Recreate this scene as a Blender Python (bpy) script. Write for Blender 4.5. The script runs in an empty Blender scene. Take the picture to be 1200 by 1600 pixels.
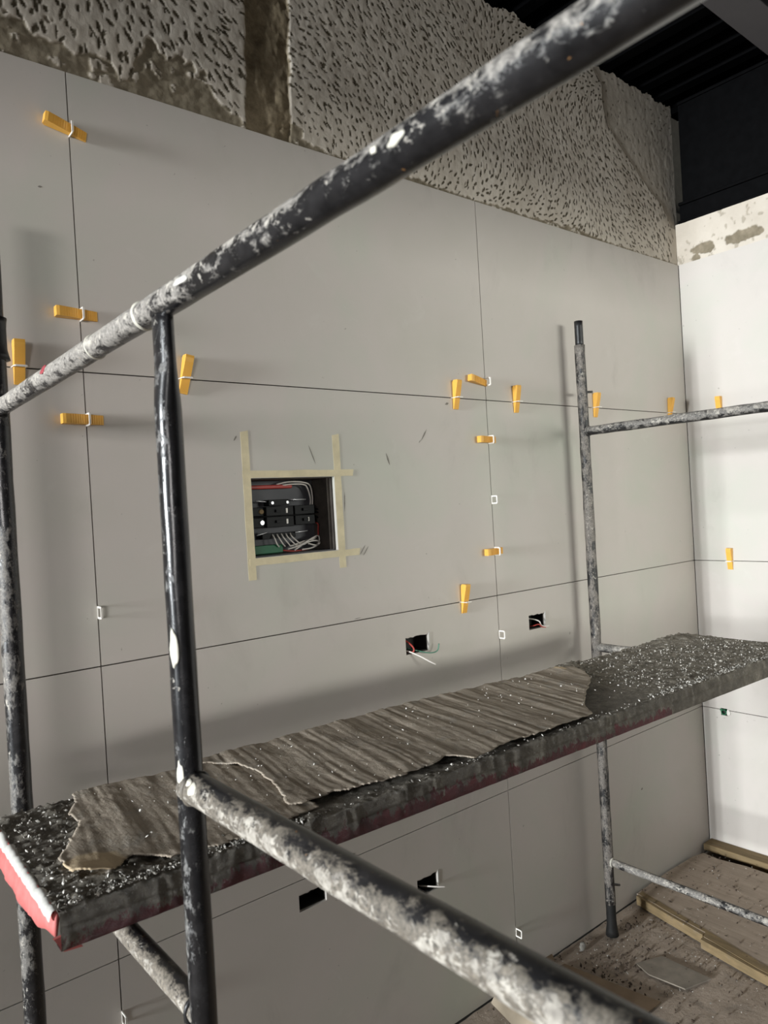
import bpy, bmesh, math, random
import numpy as np
from mathutils import Vector, Matrix

scene = bpy.context.scene
COL = scene.collection
PI = math.pi

# ------------------------------------------------------------------ camera
CAM = (-0.49916, -1.53927, 1.48077)
R0 = (0.77010032, -0.63532713, -0.05748854)     # right
R1 = (-0.0486393, 0.03137756, -0.99832343)      # down
R2 = (0.63606581, 0.7716054, -0.00673799)       # forward
cd = bpy.data.cameras.new('camera')
cam = bpy.data.objects.new('camera', cd)
COL.objects.link(cam)
cam.matrix_world = Matrix(((R0[0], -R1[0], -R2[0], CAM[0]),
                           (R0[1], -R1[1], -R2[1], CAM[1]),
                           (R0[2], -R1[2], -R2[2], CAM[2]),
                           (0, 0, 0, 1)))
cd.sensor_fit = 'VERTICAL'
cd.sensor_height = 36.0
cd.lens = 36.0 * 1155.09 / 1600.0
cd.clip_start = 0.02
cd.dof.use_dof = True
cd.dof.focus_distance = 1.7
cd.dof.aperture_fstop = 11.0
scene.camera = cam

# ------------------------------------------------------------------ world
w = bpy.data.worlds.new('world')
scene.world = w
w.use_nodes = True
bg = w.node_tree.nodes['Background']
bg.inputs[0].default_value = (0.85, 0.93, 1.0, 1)
bg.inputs[1].default_value = 0.2

# ------------------------------------------------------------------ daylight through the two openings
def area(name, loc, direction, sx, sy, power, color):
    l = bpy.data.lights.new(name, 'AREA')
    l.shape = 'RECTANGLE'
    l.size = sx
    l.size_y = sy
    l.energy = power
    l.color = color
    o = bpy.data.objects.new(name, l)
    COL.objects.link(o)
    o.location = loc
    o.rotation_euler = Vector(direction).to_track_quat('-Z', 'Y').to_euler()
    return o

area('daylight_left_window', (-10.0, -0.74, 1.95), (1, 0, 0), 0.85, 1.8, 2150, (0.93, 0.975, 1.0))
area('daylight_front_opening', (2.9, -12.0, 1.90), (0, 1, 0), 7.0, 1.5, 1080, (0.98, 1.0, 0.93))
area('daylight_front_left', (-8.5, -12.0, 1.85), (0.5, 1, 0), 5.0, 1.3, 880, (1.0, 0.96, 0.94))

# ------------------------------------------------------------------ exposure
scene.view_settings.view_transform = 'Standard'
scene.view_settings.look = 'None'
scene.view_settings.exposure = 0.0
scene.view_settings.gamma = 1.0
scene.view_settings.use_curve_mapping = False

# ================================================================== helpers
def srgb(r, g, b):
    f = lambda c: (c / 255 / 12.92) if c / 255 <= 0.04045 else ((c / 255 + 0.055) / 1.055) ** 2.4
    return (f(r), f(g), f(b), 1.0)


def _hash(ix, iy, seed):
    h = (ix.astype(np.int64) * 374761393 + iy.astype(np.int64) * 668265263 + seed * 1274126177) & 0xffffffff
    h = ((h ^ (h >> 13)) * 1274126177) & 0xffffffff
    h = h ^ (h >> 16)
    return (h & 0xffff) / 65535.0


def vnoise(x, y, seed=0):
    x = np.asarray(x, float)
    y = np.asarray(y, float)
    ix = np.floor(x)
    iy = np.floor(y)
    fx = x - ix
    fy = y - iy
    fx = fx * fx * (3 - 2 * fx)
    fy = fy * fy * (3 - 2 * fy)
    a = _hash(ix, iy, seed)
    b = _hash(ix + 1, iy, seed)
    c = _hash(ix, iy + 1, seed)
    d = _hash(ix + 1, iy + 1, seed)
    return (a * (1 - fx) + b * fx) * (1 - fy) + (c * (1 - fx) + d * fx) * fy


def fbm(x, y, seed=0, oct=4):
    s = 0
    a = 0.5
    for i in range(oct):
        s = s + a * vnoise(x * 2 ** i, y * 2 ** i, seed + 17 * i)
        a *= 0.5
    return s / (1 - 0.5 ** oct)


def mesh_obj(name, verts, faces, mat, parent=None, smooth=False, attrs=None):
    me = bpy.data.meshes.new(name)
    me.from_pydata([tuple(map(float, v)) for v in verts], [], [tuple(map(int, f)) for f in faces])
    if mat is not None:
        me.materials.append(mat)
    if smooth:
        me.polygons.foreach_set('use_smooth', [True] * len(me.polygons))
    if attrs:
        for k, (typ, data) in attrs.items():
            a = me.attributes.new(k, typ, 'POINT')
            a.data.foreach_set('vector' if typ == 'FLOAT_VECTOR' else 'value', np.asarray(data, np.float32).ravel())
    me.update()
    o = bpy.data.objects.new(name, me)
    COL.objects.link(o)
    if parent is not None:
        o.parent = parent
    return o


def grid_faces(nx, ny, keep=None):
    i, j = np.meshgrid(np.arange(nx - 1), np.arange(ny - 1), indexing='ij')
    a = i * ny + j
    f = np.stack([a, a + ny, a + ny + 1, a + 1], -1).reshape(-1, 4)
    if keep is not None:
        f = f[keep.reshape(-1)]
    return f


def grid_obj(name, V, faces, mat, parent=None, smooth=True, attrs=None):
    """fast numpy mesh"""
    V = np.asarray(V, np.float32).reshape(-1, 3)
    used = np.unique(faces)
    if len(used) < len(V):
        remap = -np.ones(len(V), np.int64)
        remap[used] = np.arange(len(used))
        V = V[used]
        faces = remap[faces]
        if attrs:
            attrs = {k: (t, np.asarray(d).reshape(len(remap), -1)[used]) for k, (t, d) in attrs.items()}
    me = bpy.data.meshes.new(name)
    me.vertices.add(len(V))
    me.vertices.foreach_set('co', V.ravel())
    n = len(faces)
    k = faces.shape[1]
    me.loops.add(n * k)
    me.loops.foreach_set('vertex_index', faces.ravel().astype(np.int32))
    me.polygons.add(n)
    me.polygons.foreach_set('loop_start', (np.arange(n) * k).astype(np.int32))
    me.polygons.foreach_set('loop_total', np.full(n, k, np.int32))
    me.update(calc_edges=True)
    me.polygons.foreach_set('use_smooth', np.full(n, smooth))
    if mat is not None:
        me.materials.append(mat)
    if attrs:
        for kk, (typ, data) in attrs.items():
            a = me.attributes.new(kk, typ, 'POINT')
            a.data.foreach_set('vector' if typ == 'FLOAT_VECTOR' else 'value', np.asarray(data, np.float32).ravel())
    me.validate()
    o = bpy.data.objects.new(name, me)
    COL.objects.link(o)
    if parent is not None:
        o.parent = parent
    return o


def box(name, x0, x1, y0, y1, z0, z1, mat, parent=None, bevel=0.0, rot=None, loc=None):
    bm = bmesh.new()
    vs = [bm.verts.new((x, y, z)) for x in (x0, x1) for y in (y0, y1) for z in (z0, z1)]
    for f in ((0, 1, 3, 2), (4, 6, 7, 5), (0, 4, 5, 1), (2, 3, 7, 6), (0, 2, 6, 4), (1, 5, 7, 3)):
        bm.faces.new([vs[i] for i in f])
    bmesh.ops.recalc_face_normals(bm, faces=bm.faces)
    if bevel > 0:
        bmesh.ops.bevel(bm, geom=list(bm.edges), offset=bevel, segments=2, affect='EDGES', profile=0.5)
    me = bpy.data.meshes.new(name)
    bm.to_mesh(me)
    bm.free()
    me.materials.append(mat)
    o = bpy.data.objects.new(name, me)
    COL.objects.link(o)
    if parent is not None:
        o.parent = parent
    if loc is not None:
        o.location = loc
    if rot is not None:
        o.rotation_euler = rot
    return o


def empty(name, loc=(0, 0, 0)):
    o = bpy.data.objects.new(name, None)
    o.empty_display_size = 0.05
    COL.objects.link(o)
    o.location = loc
    return o


def tag(o, label=None, cat=None, group=None, kind=None):
    if label:
        o['label'] = label
    if cat:
        o['category'] = cat
    if group:
        o['group'] = group
    if kind:
        o['kind'] = kind
    return o


def local(parent, p):
    """world point to the frame of an unrotated parent"""
    if parent is None:
        return Vector(p)
    return Vector(p) - parent.location if parent.parent is None else Vector(p) - parent.location - parent.parent.location


def tube(name, p0, p1, r, mat, parent=None, seg=28, step=0.02, rfun=None, flat=None, seed=0, cap=True, dent=0.0):
    """closed tube; rfun(s, L) scales the radius, flat(s, L) -> (ka, kb) squashes the section"""
    p0 = local(parent, p0)
    p1 = local(parent, p1)
    d = p1 - p0
    L = d.length
    d.normalize()
    ref = Vector((0, 0, 1)) if abs(d.z) < 0.9 else Vector((1, 0, 0))
    a = (ref - d * ref.dot(d)).normalized()
    b = d.cross(a)
    n = max(2, int(L / step) + 1)
    V = []
    T = []
    F = []
    for i in range(n + 1):
        s = L * i / n
        rr = r * (rfun(s, L) if rfun else 1.0)
        ka, kb = flat(s, L) if flat else (1, 1)
        for j in range(seg):
            t = 2 * PI * j / seg
            q = rr * (1 + dent * (float(vnoise(s * 25 + seed, 3 * math.cos(t) + 5, seed)) - 0.5))
            V.append(p0 + d * s + a * (math.cos(t) * q * ka) + b * (math.sin(t) * q * kb))
            T.append((math.cos(t) * r + seed * 1.37, math.sin(t) * r + seed * 0.71, s))
    for i in range(n):
        for j in range(seg):
            k = (j + 1) % seg
            F.append((i * seg + j, i * seg + k, (i + 1) * seg + k, (i + 1) * seg + j))
    if cap:
        F.append(tuple(reversed(range(seg))))
        F.append(tuple(n * seg + j for j in range(seg)))
    return mesh_obj(name, V, F, mat, parent, True, {'tc': ('FLOAT_VECTOR', T)})


def wire(name, pts, r, mat, parent=None, seg=8, sub=6):
    """smooth bent wire through points (Catmull-Rom) as one mesh"""
    P = [local(parent, p) for p in pts]
    P = [P[0] * 2 - P[1]] + P + [P[-1] * 2 - P[-2]]
    C = []
    for i in range(1, len(P) - 2):
        for k in range(sub):
            t = k / sub
            C.append(0.5 * ((2 * P[i]) + (P[i + 1] - P[i - 1]) * t + (2 * P[i - 1] - 5 * P[i] + 4 * P[i + 1] - P[i + 2]) * t * t
                            + (3 * P[i] - P[i - 1] - 3 * P[i + 1] + P[i + 2]) * t ** 3))
    C.append(P[-2])
    V = []
    F = []
    up = Vector((0.3, 0.2, 0.93)).normalized()
    for i, c in enumerate(C):
        d = (C[min(i + 1, len(C) - 1)] - C[max(i - 1, 0)]).normalized()
        a = (up - d * up.dot(d)).normalized()
        b = d.cross(a)
        for j in range(seg):
            t = 2 * PI * j / seg
            V.append(c + a * math.cos(t) * r + b * math.sin(t) * r)
    for i in range(len(C) - 1):
        for j in range(seg):
            k = (j + 1) % seg
            F.append((i * seg + j, i * seg + k, (i + 1) * seg + k, (i + 1) * seg + j))
    F.append(tuple(reversed(range(seg))))
    F.append(tuple((len(C) - 1) * seg + j for j in range(seg)))
    return mesh_obj(name, V, F, mat, parent, True)


def holed_panel(name, a0, a1, z0, z1, d0, d1, holes, mat, parent, axis='y', bev=0.0):
    """slab with rectangular holes. axis y: spans x=a, thickness y d0..d1 ; axis x: spans y=a, thickness x"""
    A = sorted(set([a0, a1] + [min(max(h[0], a0), a1) for h in holes] + [min(max(h[1], a0), a1) for h in holes]))
    Z = sorted(set([z0, z1] + [min(max(h[2], z0), z1) for h in holes] + [min(max(h[3], z0), z1) for h in holes]))
    def solid(i, j):
        if i < 0 or j < 0 or i >= len(A) - 1 or j >= len(Z) - 1:
            return False
        ca = (A[i] + A[i + 1]) / 2
        cz = (Z[j] + Z[j + 1]) / 2
        return not any(h[0] < ca < h[1] and h[2] < cz < h[3] for h in holes)
    bm = bmesh.new()
    vd = {}
    def v(a, z, d):
        k = (a, z, d)
        if k not in vd:
            vd[k] = bm.verts.new((a, d, z) if axis == 'y' else (d, a, z))
        return vd[k]
    for i in range(len(A) - 1):
        for j in range(len(Z) - 1):
            if not solid(i, j):
                continue
            q = [(A[i], Z[j]), (A[i + 1], Z[j]), (A[i + 1], Z[j + 1]), (A[i], Z[j + 1])]
            bm.faces.new([v(a, z, d0) for a, z in q])
            bm.faces.new([v(a, z, d1) for a, z in reversed(q)])
            for (di, dj), (s, e) in zip(((0, -1), (1, 0), (0, 1), (-1, 0)), ((0, 1), (1, 2), (2, 3), (3, 0))):
                if not solid(i + di, j + dj):
                    bm.faces.new([v(*q[e], d0), v(*q[s], d0), v(*q[s], d1), v(*q[e], d1)])
    bmesh.ops.recalc_face_normals(bm, faces=bm.faces)
    me = bpy.data.meshes.new(name)
    bm.to_mesh(me)
    bm.free()
    me.materials.append(mat)
    o = bpy.data.objects.new(name, me)
    COL.objects.link(o)
    if parent is not None:
        o.parent = parent
    return o


def blob(name, c, size, mat, parent=None, rot=(0, 0, 0), seed=0):
    bm = bmesh.new()
    bmesh.ops.create_icosphere(bm, subdivisions=3, radius=1)
    rnd = random.Random(seed)
    ph = [rnd.uniform(0, 6) for _ in range(6)]
    for v in bm.verts:
        k = 1 + 0.16 * math.sin(3 * v.co.x + ph[0]) + 0.12 * math.sin(5 * v.co.y + ph[1]) + 0.1 * math.sin(4 * v.co.z + ph[2])
        v.co = Vector((v.co.x * size[0], v.co.y * size[1], v.co.z * size[2])) * k
    me = bpy.data.meshes.new(name)
    bm.to_mesh(me)
    bm.free()
    me.polygons.foreach_set('use_smooth', [True] * len(me.polygons))
    me.materials.append(mat)
    o = bpy.data.objects.new(name, me)
    COL.objects.link(o)
    o.parent = parent
    o.location = local(parent, c)
    o.rotation_euler = rot
    return o


# ================================================================== materials
class NT:
    def __init__(self, name):
        self.m = bpy.data.materials.new(name)
        self.m.use_nodes = True
        self.t = self.m.node_tree
        self.b = self.t.nodes['Principled BSDF']

    def n(self, typ, **kw):
        nd = self.t.nodes.new(typ)
        for k, v in kw.items():
            setattr(nd, k, v)
        return nd

    def link(self, a, b):
        self.t.links.new(a, b)

    def set(self, sock, v):
        if hasattr(v, 'is_output') or isinstance(v, bpy.types.NodeSocket):
            self.link(v, sock)
        else:
            sock.default_value = v

    def coord(self, kind='Object'):
        return self.n('ShaderNodeTexCoord').outputs[kind]

    def attr(self, name, out='Fac'):
        return self.n('ShaderNodeAttribute', attribute_name=name).outputs[out]

    def scaled(self, vec, s):
        mp = self.n('ShaderNodeMapping')
        self.link(vec, mp.inputs[0])
        mp.inputs['Scale'].default_value = s
        return mp.outputs[0]

    def noise(self, vec, scale, detail=4, rough=0.55, dist=0.0):
        nd = self.n('ShaderNodeTexNoise')
        self.link(vec, nd.inputs['Vector'])
        nd.inputs['Scale'].default_value = scale
        nd.inputs['Detail'].default_value = detail
        nd.inputs['Roughness'].default_value = rough
        nd.inputs['Distortion'].default_value = dist
        return nd.outputs['Fac']

    def voro(self, vec, scale, feature='F1', rnd=1.0):
        nd = self.n('ShaderNodeTexVoronoi', feature=feature)
        self.link(vec, nd.inputs['Vector'])
        nd.inputs['Scale'].default_value = scale
        nd.inputs['Randomness'].default_value = rnd
        return nd

    def ramp(self, fac, stops, interp='LINEAR'):
        nd = self.n('ShaderNodeValToRGB')
        nd.color_ramp.interpolation = interp
        e = nd.color_ramp.elements
        while len(e) < len(stops):
            e.new(0.5)
        for el, (p, c) in zip(e, stops):
            el.position = p
            el.color = c if len(c) == 4 else (*c, 1)
        self.link(fac, nd.inputs[0])
        return nd.outputs[0]

    def step(self, fac, a, b):
        nd = self.n('ShaderNodeMapRange')
        nd.interpolation_type = 'SMOOTHSTEP'
        self.link(fac, nd.inputs[0])
        nd.inputs[1].default_value = a
        nd.inputs[2].default_value = b
        return nd.outputs[0]

    def math(self, op, a, b=0.0):
        nd = self.n('ShaderNodeMath', operation=op)
        self.set(nd.inputs[0], a)
        self.set(nd.inputs[1], b)
        return nd.outputs[0]

    def mix(self, fac, a, b):
        nd = self.n('ShaderNodeMix', data_type='RGBA')
        self.set(nd.inputs[0], fac)
        self.set(nd.inputs[6], a)
        self.set(nd.inputs[7], b)
        return nd.outputs[2]

    def mixf(self, fac, a, b):
        nd = self.n('ShaderNodeMix', data_type='FLOAT')
        self.set(nd.inputs[0], fac)
        self.set(nd.inputs[2], a)
        self.set(nd.inputs[3], b)
        return nd.outputs[0]

    def bump(self, h, strength=0.3, dist=0.002, normal=None):
        nd = self.n('ShaderNodeBump')
        self.link(h, nd.inputs['Height'])
        nd.inputs['Strength'].default_value = strength
        nd.inputs['Distance'].default_value = dist
        if normal is not None:
            self.link(normal, nd.inputs['Normal'])
        return nd.outputs[0]

    def out(self, color=None, rough=None, metal=None, bump=None, spec=None):
        if color is not None:
            self.set(self.b.inputs['Base Color'], color)
        if rough is not None:
            self.set(self.b.inputs['Roughness'], rough)
        if metal is not None:
            self.set(self.b.inputs['Metallic'], metal)
        if spec is not None:
            self.set(self.b.inputs['Specular IOR Level'], spec)
        if bump is not None:
            self.link(bump, self.b.inputs['Normal'])
        return self.m


def tile_material():
    m = NT('porcelain_tile')
    c = m.coord()
    big = m.noise(c, 1.7, 5, 0.6, 0.4)
    fine = m.noise(c, 420, 2)
    col = m.ramp(big, [(0.28, srgb(192, 188, 178)), (0.5, srgb(199, 192, 185)), (0.72, srgb(191, 192, 180))])
    smear = m.step(m.noise(m.scaled(c, (1, 1, 0.5)), 4.5, 6, 0.65, 0.6), 0.56, 0.78)
    col = m.mix(m.math('MULTIPLY', smear, 0.22), col, srgb(150, 145, 138))
    haze = m.step(m.noise(c, 9, 5, 0.6, 1.0), 0.60, 0.75)
    col = m.mix(m.math('MULTIPLY', haze, 0.16), col, srgb(214, 210, 204))
    spk = m.step(m.noise(c, 75, 2, 0.5), 0.735, 0.77)
    col = m.mix(m.math('MULTIPLY', spk, 0.5), col, srgb(118, 112, 104))
    r = m.mixf(smear, 0.52, 0.7)
    return m.out(col, r, 0, m.bump(fine, 0.06, 0.0006), 0.35)


def plain(name, col, rough=0.6, metal=0.0, nscale=None, var=0.12, bump=0.15, spec=0.4):
    m = NT(name)
    c = m.coord()
    n = m.noise(c, nscale or 60, 4, 0.6)
    dark = tuple(x * (1 - var * 2) for x in col[:3]) + (1,)
    lite = tuple(min(1, x * (1 + var)) for x in col[:3]) + (1,)
    color = m.ramp(n, [(0.3, dark), (0.7, lite)])
    return m.out(color, rough, metal, m.bump(n, bump, 0.001), spec)


def tube_material(name, film=0.5, splat=0.5, bias=(0, 0, 1), bk=0.12, ochre=0.5, red=0.2, filmcol=(150, 146, 138), gloss=0.3, run=None, streak=0.5, fs=100):
    """black painted steel tube under cement film and splashes of paint and mortar"""
    m = NT(name)
    tc = m.attr('tc', 'Vector')
    g = m.n('ShaderNodeNewGeometry')
    dp = m.n('ShaderNodeVectorMath', operation='DOT_PRODUCT')
    m.link(g.outputs['Normal'], dp.inputs[0])
    dp.inputs[1].default_value = Vector(bias).normalized() if any(bias) else (0, 0, 0)
    up = m.math('MULTIPLY', dp.outputs['Value'], bk)  # cover by facing: fallen mortar, and lit-side paleness painted in
    if run:        # more mortar on the first stretch of the tube: run = (s0, s1, amount)
        sp = m.n('ShaderNodeSeparateXYZ')
        m.link(tc, sp.inputs[0])
        up = m.math('ADD', up, m.math('MULTIPLY', m.math('SUBTRACT', 1.0, m.step(sp.outputs[2], run[0], run[1])), run[2]))
    big = m.math('MULTIPLY', m.math('SUBTRACT', m.noise(tc, 11, 3, 0.6), 0.5), 0.55)
    n0 = m.noise(tc, 60, 5, 0.6)
    base = m.ramp(n0, [(0.3, srgb(15, 15, 17)), (0.7, srgb(40, 39, 40))])
    st = (1, 1, streak)
    nf = m.noise(m.scaled(tc, st), fs, 10, 0.76, 0.3)
    f = m.math('ADD', m.math('ADD', nf, up), big)
    fm = m.step(f, 0.76 - 0.4 * film, 0.88 - 0.4 * film)
    fc = m.ramp(m.noise(tc, 260, 5, 0.75), [(0.32, srgb(*[x * 0.52 for x in filmcol])), (0.5, srgb(*[x * 0.78 for x in filmcol])), (0.68, srgb(*filmcol))])
    col = m.mix(m.math('MULTIPLY', fm, 0.9), base, fc)
    om = m.step(m.noise(tc, 130, 4, 0.6), 0.80 - 0.15 * ochre, 0.83 - 0.15 * ochre)
    col = m.mix(om, col, srgb(160, 118, 74))
    rm = m.step(m.noise(m.scaled(tc, (1, 1, 0.6)), 42, 4, 0.6), 0.86 - 0.18 * red, 0.91 - 0.18 * red)
    col = m.mix(m.math('MULTIPLY', rm, 0.75), col, srgb(112, 40, 42))
    ns = m.noise(m.scaled(tc, (1, 1, 0.8)), 150, 7, 0.72, 0.4)
    sv = m.math('ADD', m.math('ADD', ns, up), m.math('MULTIPLY', m.math('SUBTRACT', m.noise(tc, 24, 3, 0.6), 0.5), 0.5))
    sm = m.step(sv, 0.86 - 0.4 * splat, 0.92 - 0.4 * splat)
    wc = m.ramp(m.noise(tc, 90, 4, 0.6), [(0.35, srgb(138, 132, 124)), (0.65, srgb(192, 186, 175))])
    col = m.mix(m.math('MULTIPLY', sm, 0.85), col, wc)
    thick = m.math('ADD', m.math('MULTIPLY', fm, 0.5), m.math('ADD', m.math('MULTIPLY', sm, 0.6), m.math('MULTIPLY', nf, 0.5)))
    rough = m.mixf(m.math('MAXIMUM', m.math('MULTIPLY', fm, 0.6), sm), gloss, 0.8)
    return m.out(col, rough, 0, m.bump(thick, 0.30, 0.0010), 0.5)


def plaster_material():
    m = NT('hacked_plaster')
    c = m.coord()
    wht = m.attr('white')
    fine = m.noise(c, 160, 5, 0.65)
    pc = m.ramp(m.noise(c, 6, 5, 0.6), [(0.3, srgb(194, 184, 170)), (0.7, srgb(212, 203, 190))])
    mc = m.ramp(m.noise(c, 30, 6, 0.65), [(0.3, srgb(116, 107, 90)), (0.7, srgb(152, 141, 122))])
    col0 = m.mix(m.attr('pit'), pc, m.ramp(m.noise(c, 80, 3, 0.6), [(0.3, srgb(74, 67, 54)), (0.7, srgb(104, 95, 80))]))
    brown = m.ramp(m.noise(c, 24, 6, 0.7), [(0.3, srgb(98, 86, 68)), (0.7, srgb(152, 138, 114))])
    col = m.mix(wht, mc, col0)
    col = m.mix(m.attr('column'), col, brown)
    return m.out(col, 0.9, 0, m.bump(fine, 0.35, 0.002), 0.15)


def crust_material():
    m = NT('mortar_crusted_steel')
    c = m.coord()
    red = m.attr('red')
    n = m.noise(c, 45, 6, 0.7, 0.5)
    grey = m.ramp(n, [(0.3, srgb(92, 86, 74)), (0.52, srgb(132, 125, 112)), (0.72, srgb(172, 164, 150))])
    wsp = m.step(m.noise(c, 170, 5, 0.7), 0.57, 0.64)
    col = m.mix(m.math('MULTIPLY', wsp, m.attr('pale')), grey, srgb(206, 203, 196))
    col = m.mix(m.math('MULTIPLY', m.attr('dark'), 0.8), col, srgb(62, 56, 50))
    paint = m.ramp(m.noise(c, 30, 4, 0.6), [(0.3, srgb(58, 15, 20)), (0.7, srgb(98, 24, 32))])
    rr = m.step(m.math('ADD', red, m.math('MULTIPLY', m.math('SUBTRACT', m.noise(m.scaled(c, (1.6, 1, 0.9)), 40, 7, 0.75), 0.5), 2.4)), 0.5, 0.62)
    col = m.mix(rr, col, paint)
    return m.out(col, m.mixf(rr, 0.75, 0.5), 0, m.bump(m.noise(c, 210, 7, 0.75), 1.0, 0.0032), 0.5)


def card_material():
    m = NT('dusty_cardboard')
    c = m.coord()
    n = m.noise(m.scaled(c, (1, 0.12, 1)), 70, 5, 0.65)
    col = m.ramp(n, [(0.25, srgb(136, 124, 110)), (0.5, srgb(162, 150, 135)), (0.75, srgb(184, 172, 156))])
    d = m.step(m.noise(c, 26, 6, 0.7, 0.6), 0.52, 0.68)
    col = m.mix(m.math('MULTIPLY', d, 0.6), col, srgb(150, 145, 136))
    dk = m.step(m.noise(c, 5, 3, 0.6), 0.58, 0.72)
    col = m.mix(m.math('MULTIPLY', dk, 0.45), col, srgb(96, 86, 74))
    s = m.step(m.noise(c, 210, 2, 0.5), 0.72, 0.76)
    col = m.mix(s, col, srgb(205, 198, 186))
    col = m.mix(m.attr('clean'), col, srgb(196, 176, 146))
    return m.out(col, 0.85, 0, m.bump(m.math('ADD', n, m.noise(c, 190, 6, 0.7)), 0.8, 0.0022), 0.2)


def floor_material():
    m = NT('dusty_screed')
    c = m.coord()
    n = m.noise(c, 3.2, 6, 0.65)
    col = m.ramp(n, [(0.3, srgb(150, 136, 122)), (0.7, srgb(178, 163, 148))])
    g = m.step(m.noise(c, 17, 6, 0.7), 0.5, 0.7)
    col = m.mix(m.math('MULTIPLY', g, 0.5), col, srgb(122, 115, 107))
    s = m.step(m.noise(c, 85, 3, 0.6), 0.66, 0.72)
    col = m.mix(m.math('MULTIPLY', s, 0.7), col, srgb(70, 60, 50))
    l = m.step(m.noise(c, 130, 3, 0.5), 0.72, 0.76)
    col = m.mix(l, col, srgb(172, 164, 154))
    return m.out(col, 0.9, 0, m.bump(m.noise(c, 60, 7, 0.7), 0.7, 0.006), 0.2)


def wood_material(name, a, b):
    m = NT(name)
    c = m.coord()
    n = m.noise(m.scaled(c, (3, 0.35, 3)), 22, 5, 0.6, 0.4)
    col = m.ramp(n, [(0.3, srgb(*a)), (0.7, srgb(*b))])
    d = m.step(m.noise(c, 24, 5, 0.7), 0.56, 0.68)
    col = m.mix(m.math('MULTIPLY', d, 0.55), col, srgb(128, 115, 100))
    s = m.step(m.noise(c, 48, 3, 0.6), 0.68, 0.73)
    col = m.mix(s, col, srgb(62, 50, 38))
    return m.out(col, 0.8, 0, m.bump(n, 0.4, 0.002), 0.25)


M = {}
M['tile'] = tile_material()
M['plaster'] = plaster_material()
M['crust'] = crust_material()
M['card'] = card_material()
M['floor'] = floor_material()
M['board'] = wood_material('dusty_plywood', (148, 134, 119), (170, 154, 138))
M['board_edge'] = wood_material('plywood_edge', (112, 97, 72), (142, 122, 90))
M['backing'] = plain('mortar_bed', srgb(66, 62, 56), 0.9, nscale=40)
M['wedge'] = plain('amber_plastic', srgb(240, 182, 82), 0.42, nscale=12, var=0.05, bump=0.03)
M['clip'] = plain('white_plastic', srgb(238, 234, 226), 0.42, nscale=30, var=0.03, bump=0.02)
M['tape'] = plain('masking_tape', srgb(222, 210, 176), 0.7, nscale=25, var=0.07, bump=0.1)
M['black'] = plain('black_painted_steel', srgb(7, 7, 8), 0.6, nscale=30, var=0.2, bump=0.1, spec=0.04)
M['void'] = plain('black_deck', srgb(3, 3, 4), 0.6, nscale=20, var=0.2, bump=0.1, spec=0.03)
M['grey_steel'] = plain('grey_primed_steel', srgb(72, 70, 74), 0.6, nscale=14, var=0.04, bump=0.05)
M['box_steel'] = plain('galvanised_box', srgb(84, 84, 87), 0.55, 0.2, 18, 0.08, 0.1)
M['box_side'] = plain('mortar_smeared_box_side', srgb(74, 68, 62), 0.8, 0.0, 26, 0.2, 0.3)
M['breaker'] = plain('black_moulded_plastic', srgb(16, 17, 18), 0.5, nscale=40, var=0.05, bump=0.03, spec=0.2)
M['metal'] = plain('bright_metal', srgb(220, 220, 222), 0.25, 0.6, 40, 0.05, 0.05)
M['wire_white'] = plain('white_cable', srgb(222, 216, 208), 0.45, nscale=50, var=0.04, bump=0.03)
M['wire_red'] = plain('red_cable', srgb(176, 66, 58), 0.45, nscale=50, var=0.06, bump=0.03)
M['wire_green'] = plain('green_cable', srgb(84, 138, 116), 0.45, nscale=50, var=0.06, bump=0.03)
M['green'] = plain('green_plastic', srgb(36, 104, 70), 0.5, nscale=40, var=0.08, bump=0.05)
M['dark_box'] = plain('dark_socket_box', srgb(40, 37, 34), 0.7, nscale=40, var=0.2, bump=0.2)
M['paint'] = plain('dried_white_paint', srgb(206, 202, 188), 0.6, nscale=70, var=0.05, bump=0.15)
M['wedge_white'] = plain('greyed_white_paint', srgb(196, 194, 188), 0.6, nscale=90, var=0.08, bump=0.2)
M['scuff'] = plain('grey_scuff', srgb(136, 131, 123), 0.8, nscale=120, var=0.12, bump=0.05)
M['dark_red'] = plain('dull_red_paint', srgb(150, 62, 68), 0.6, nscale=60, var=0.15, bump=0.2)
M['pink'] = plain('glare_paled_red_paint', srgb(204, 112, 108), 0.6, nscale=26, var=0.16, bump=0.15)  # red paint with the left light's glare paled into its colour
M['chip'] = plain('mortar_chip', srgb(150, 146, 138), 0.9, nscale=90, var=0.15, bump=0.2)
M['chip_white'] = plain('plaster_chip', srgb(226, 222, 214), 0.9, nscale=90, var=0.06, bump=0.2)
M['chip_dark'] = plain('dark_clod', srgb(72, 60, 50), 0.95, nscale=90, var=0.15, bump=0.3)
M['slate'] = plain('grey_tile_offcut', srgb(134, 125, 113), 0.9, nscale=22, var=0.12, bump=0.15)
M['rubber'] = plain('dark_rubber', srgb(30, 29, 28), 0.7, nscale=40, var=0.15, bump=0.1)
M['shell'] = plain('bare_concrete', srgb(86, 82, 78), 0.9, nscale=8, var=0.12, bump=0.2)
M['carton'] = plain('carton_inside', srgb(172, 158, 138), 0.85, nscale=18, var=0.06, bump=0.05)
M['carton_b'] = plain('carton_outside', srgb(106, 88, 68), 0.85, nscale=18, var=0.08, bump=0.05)

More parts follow.
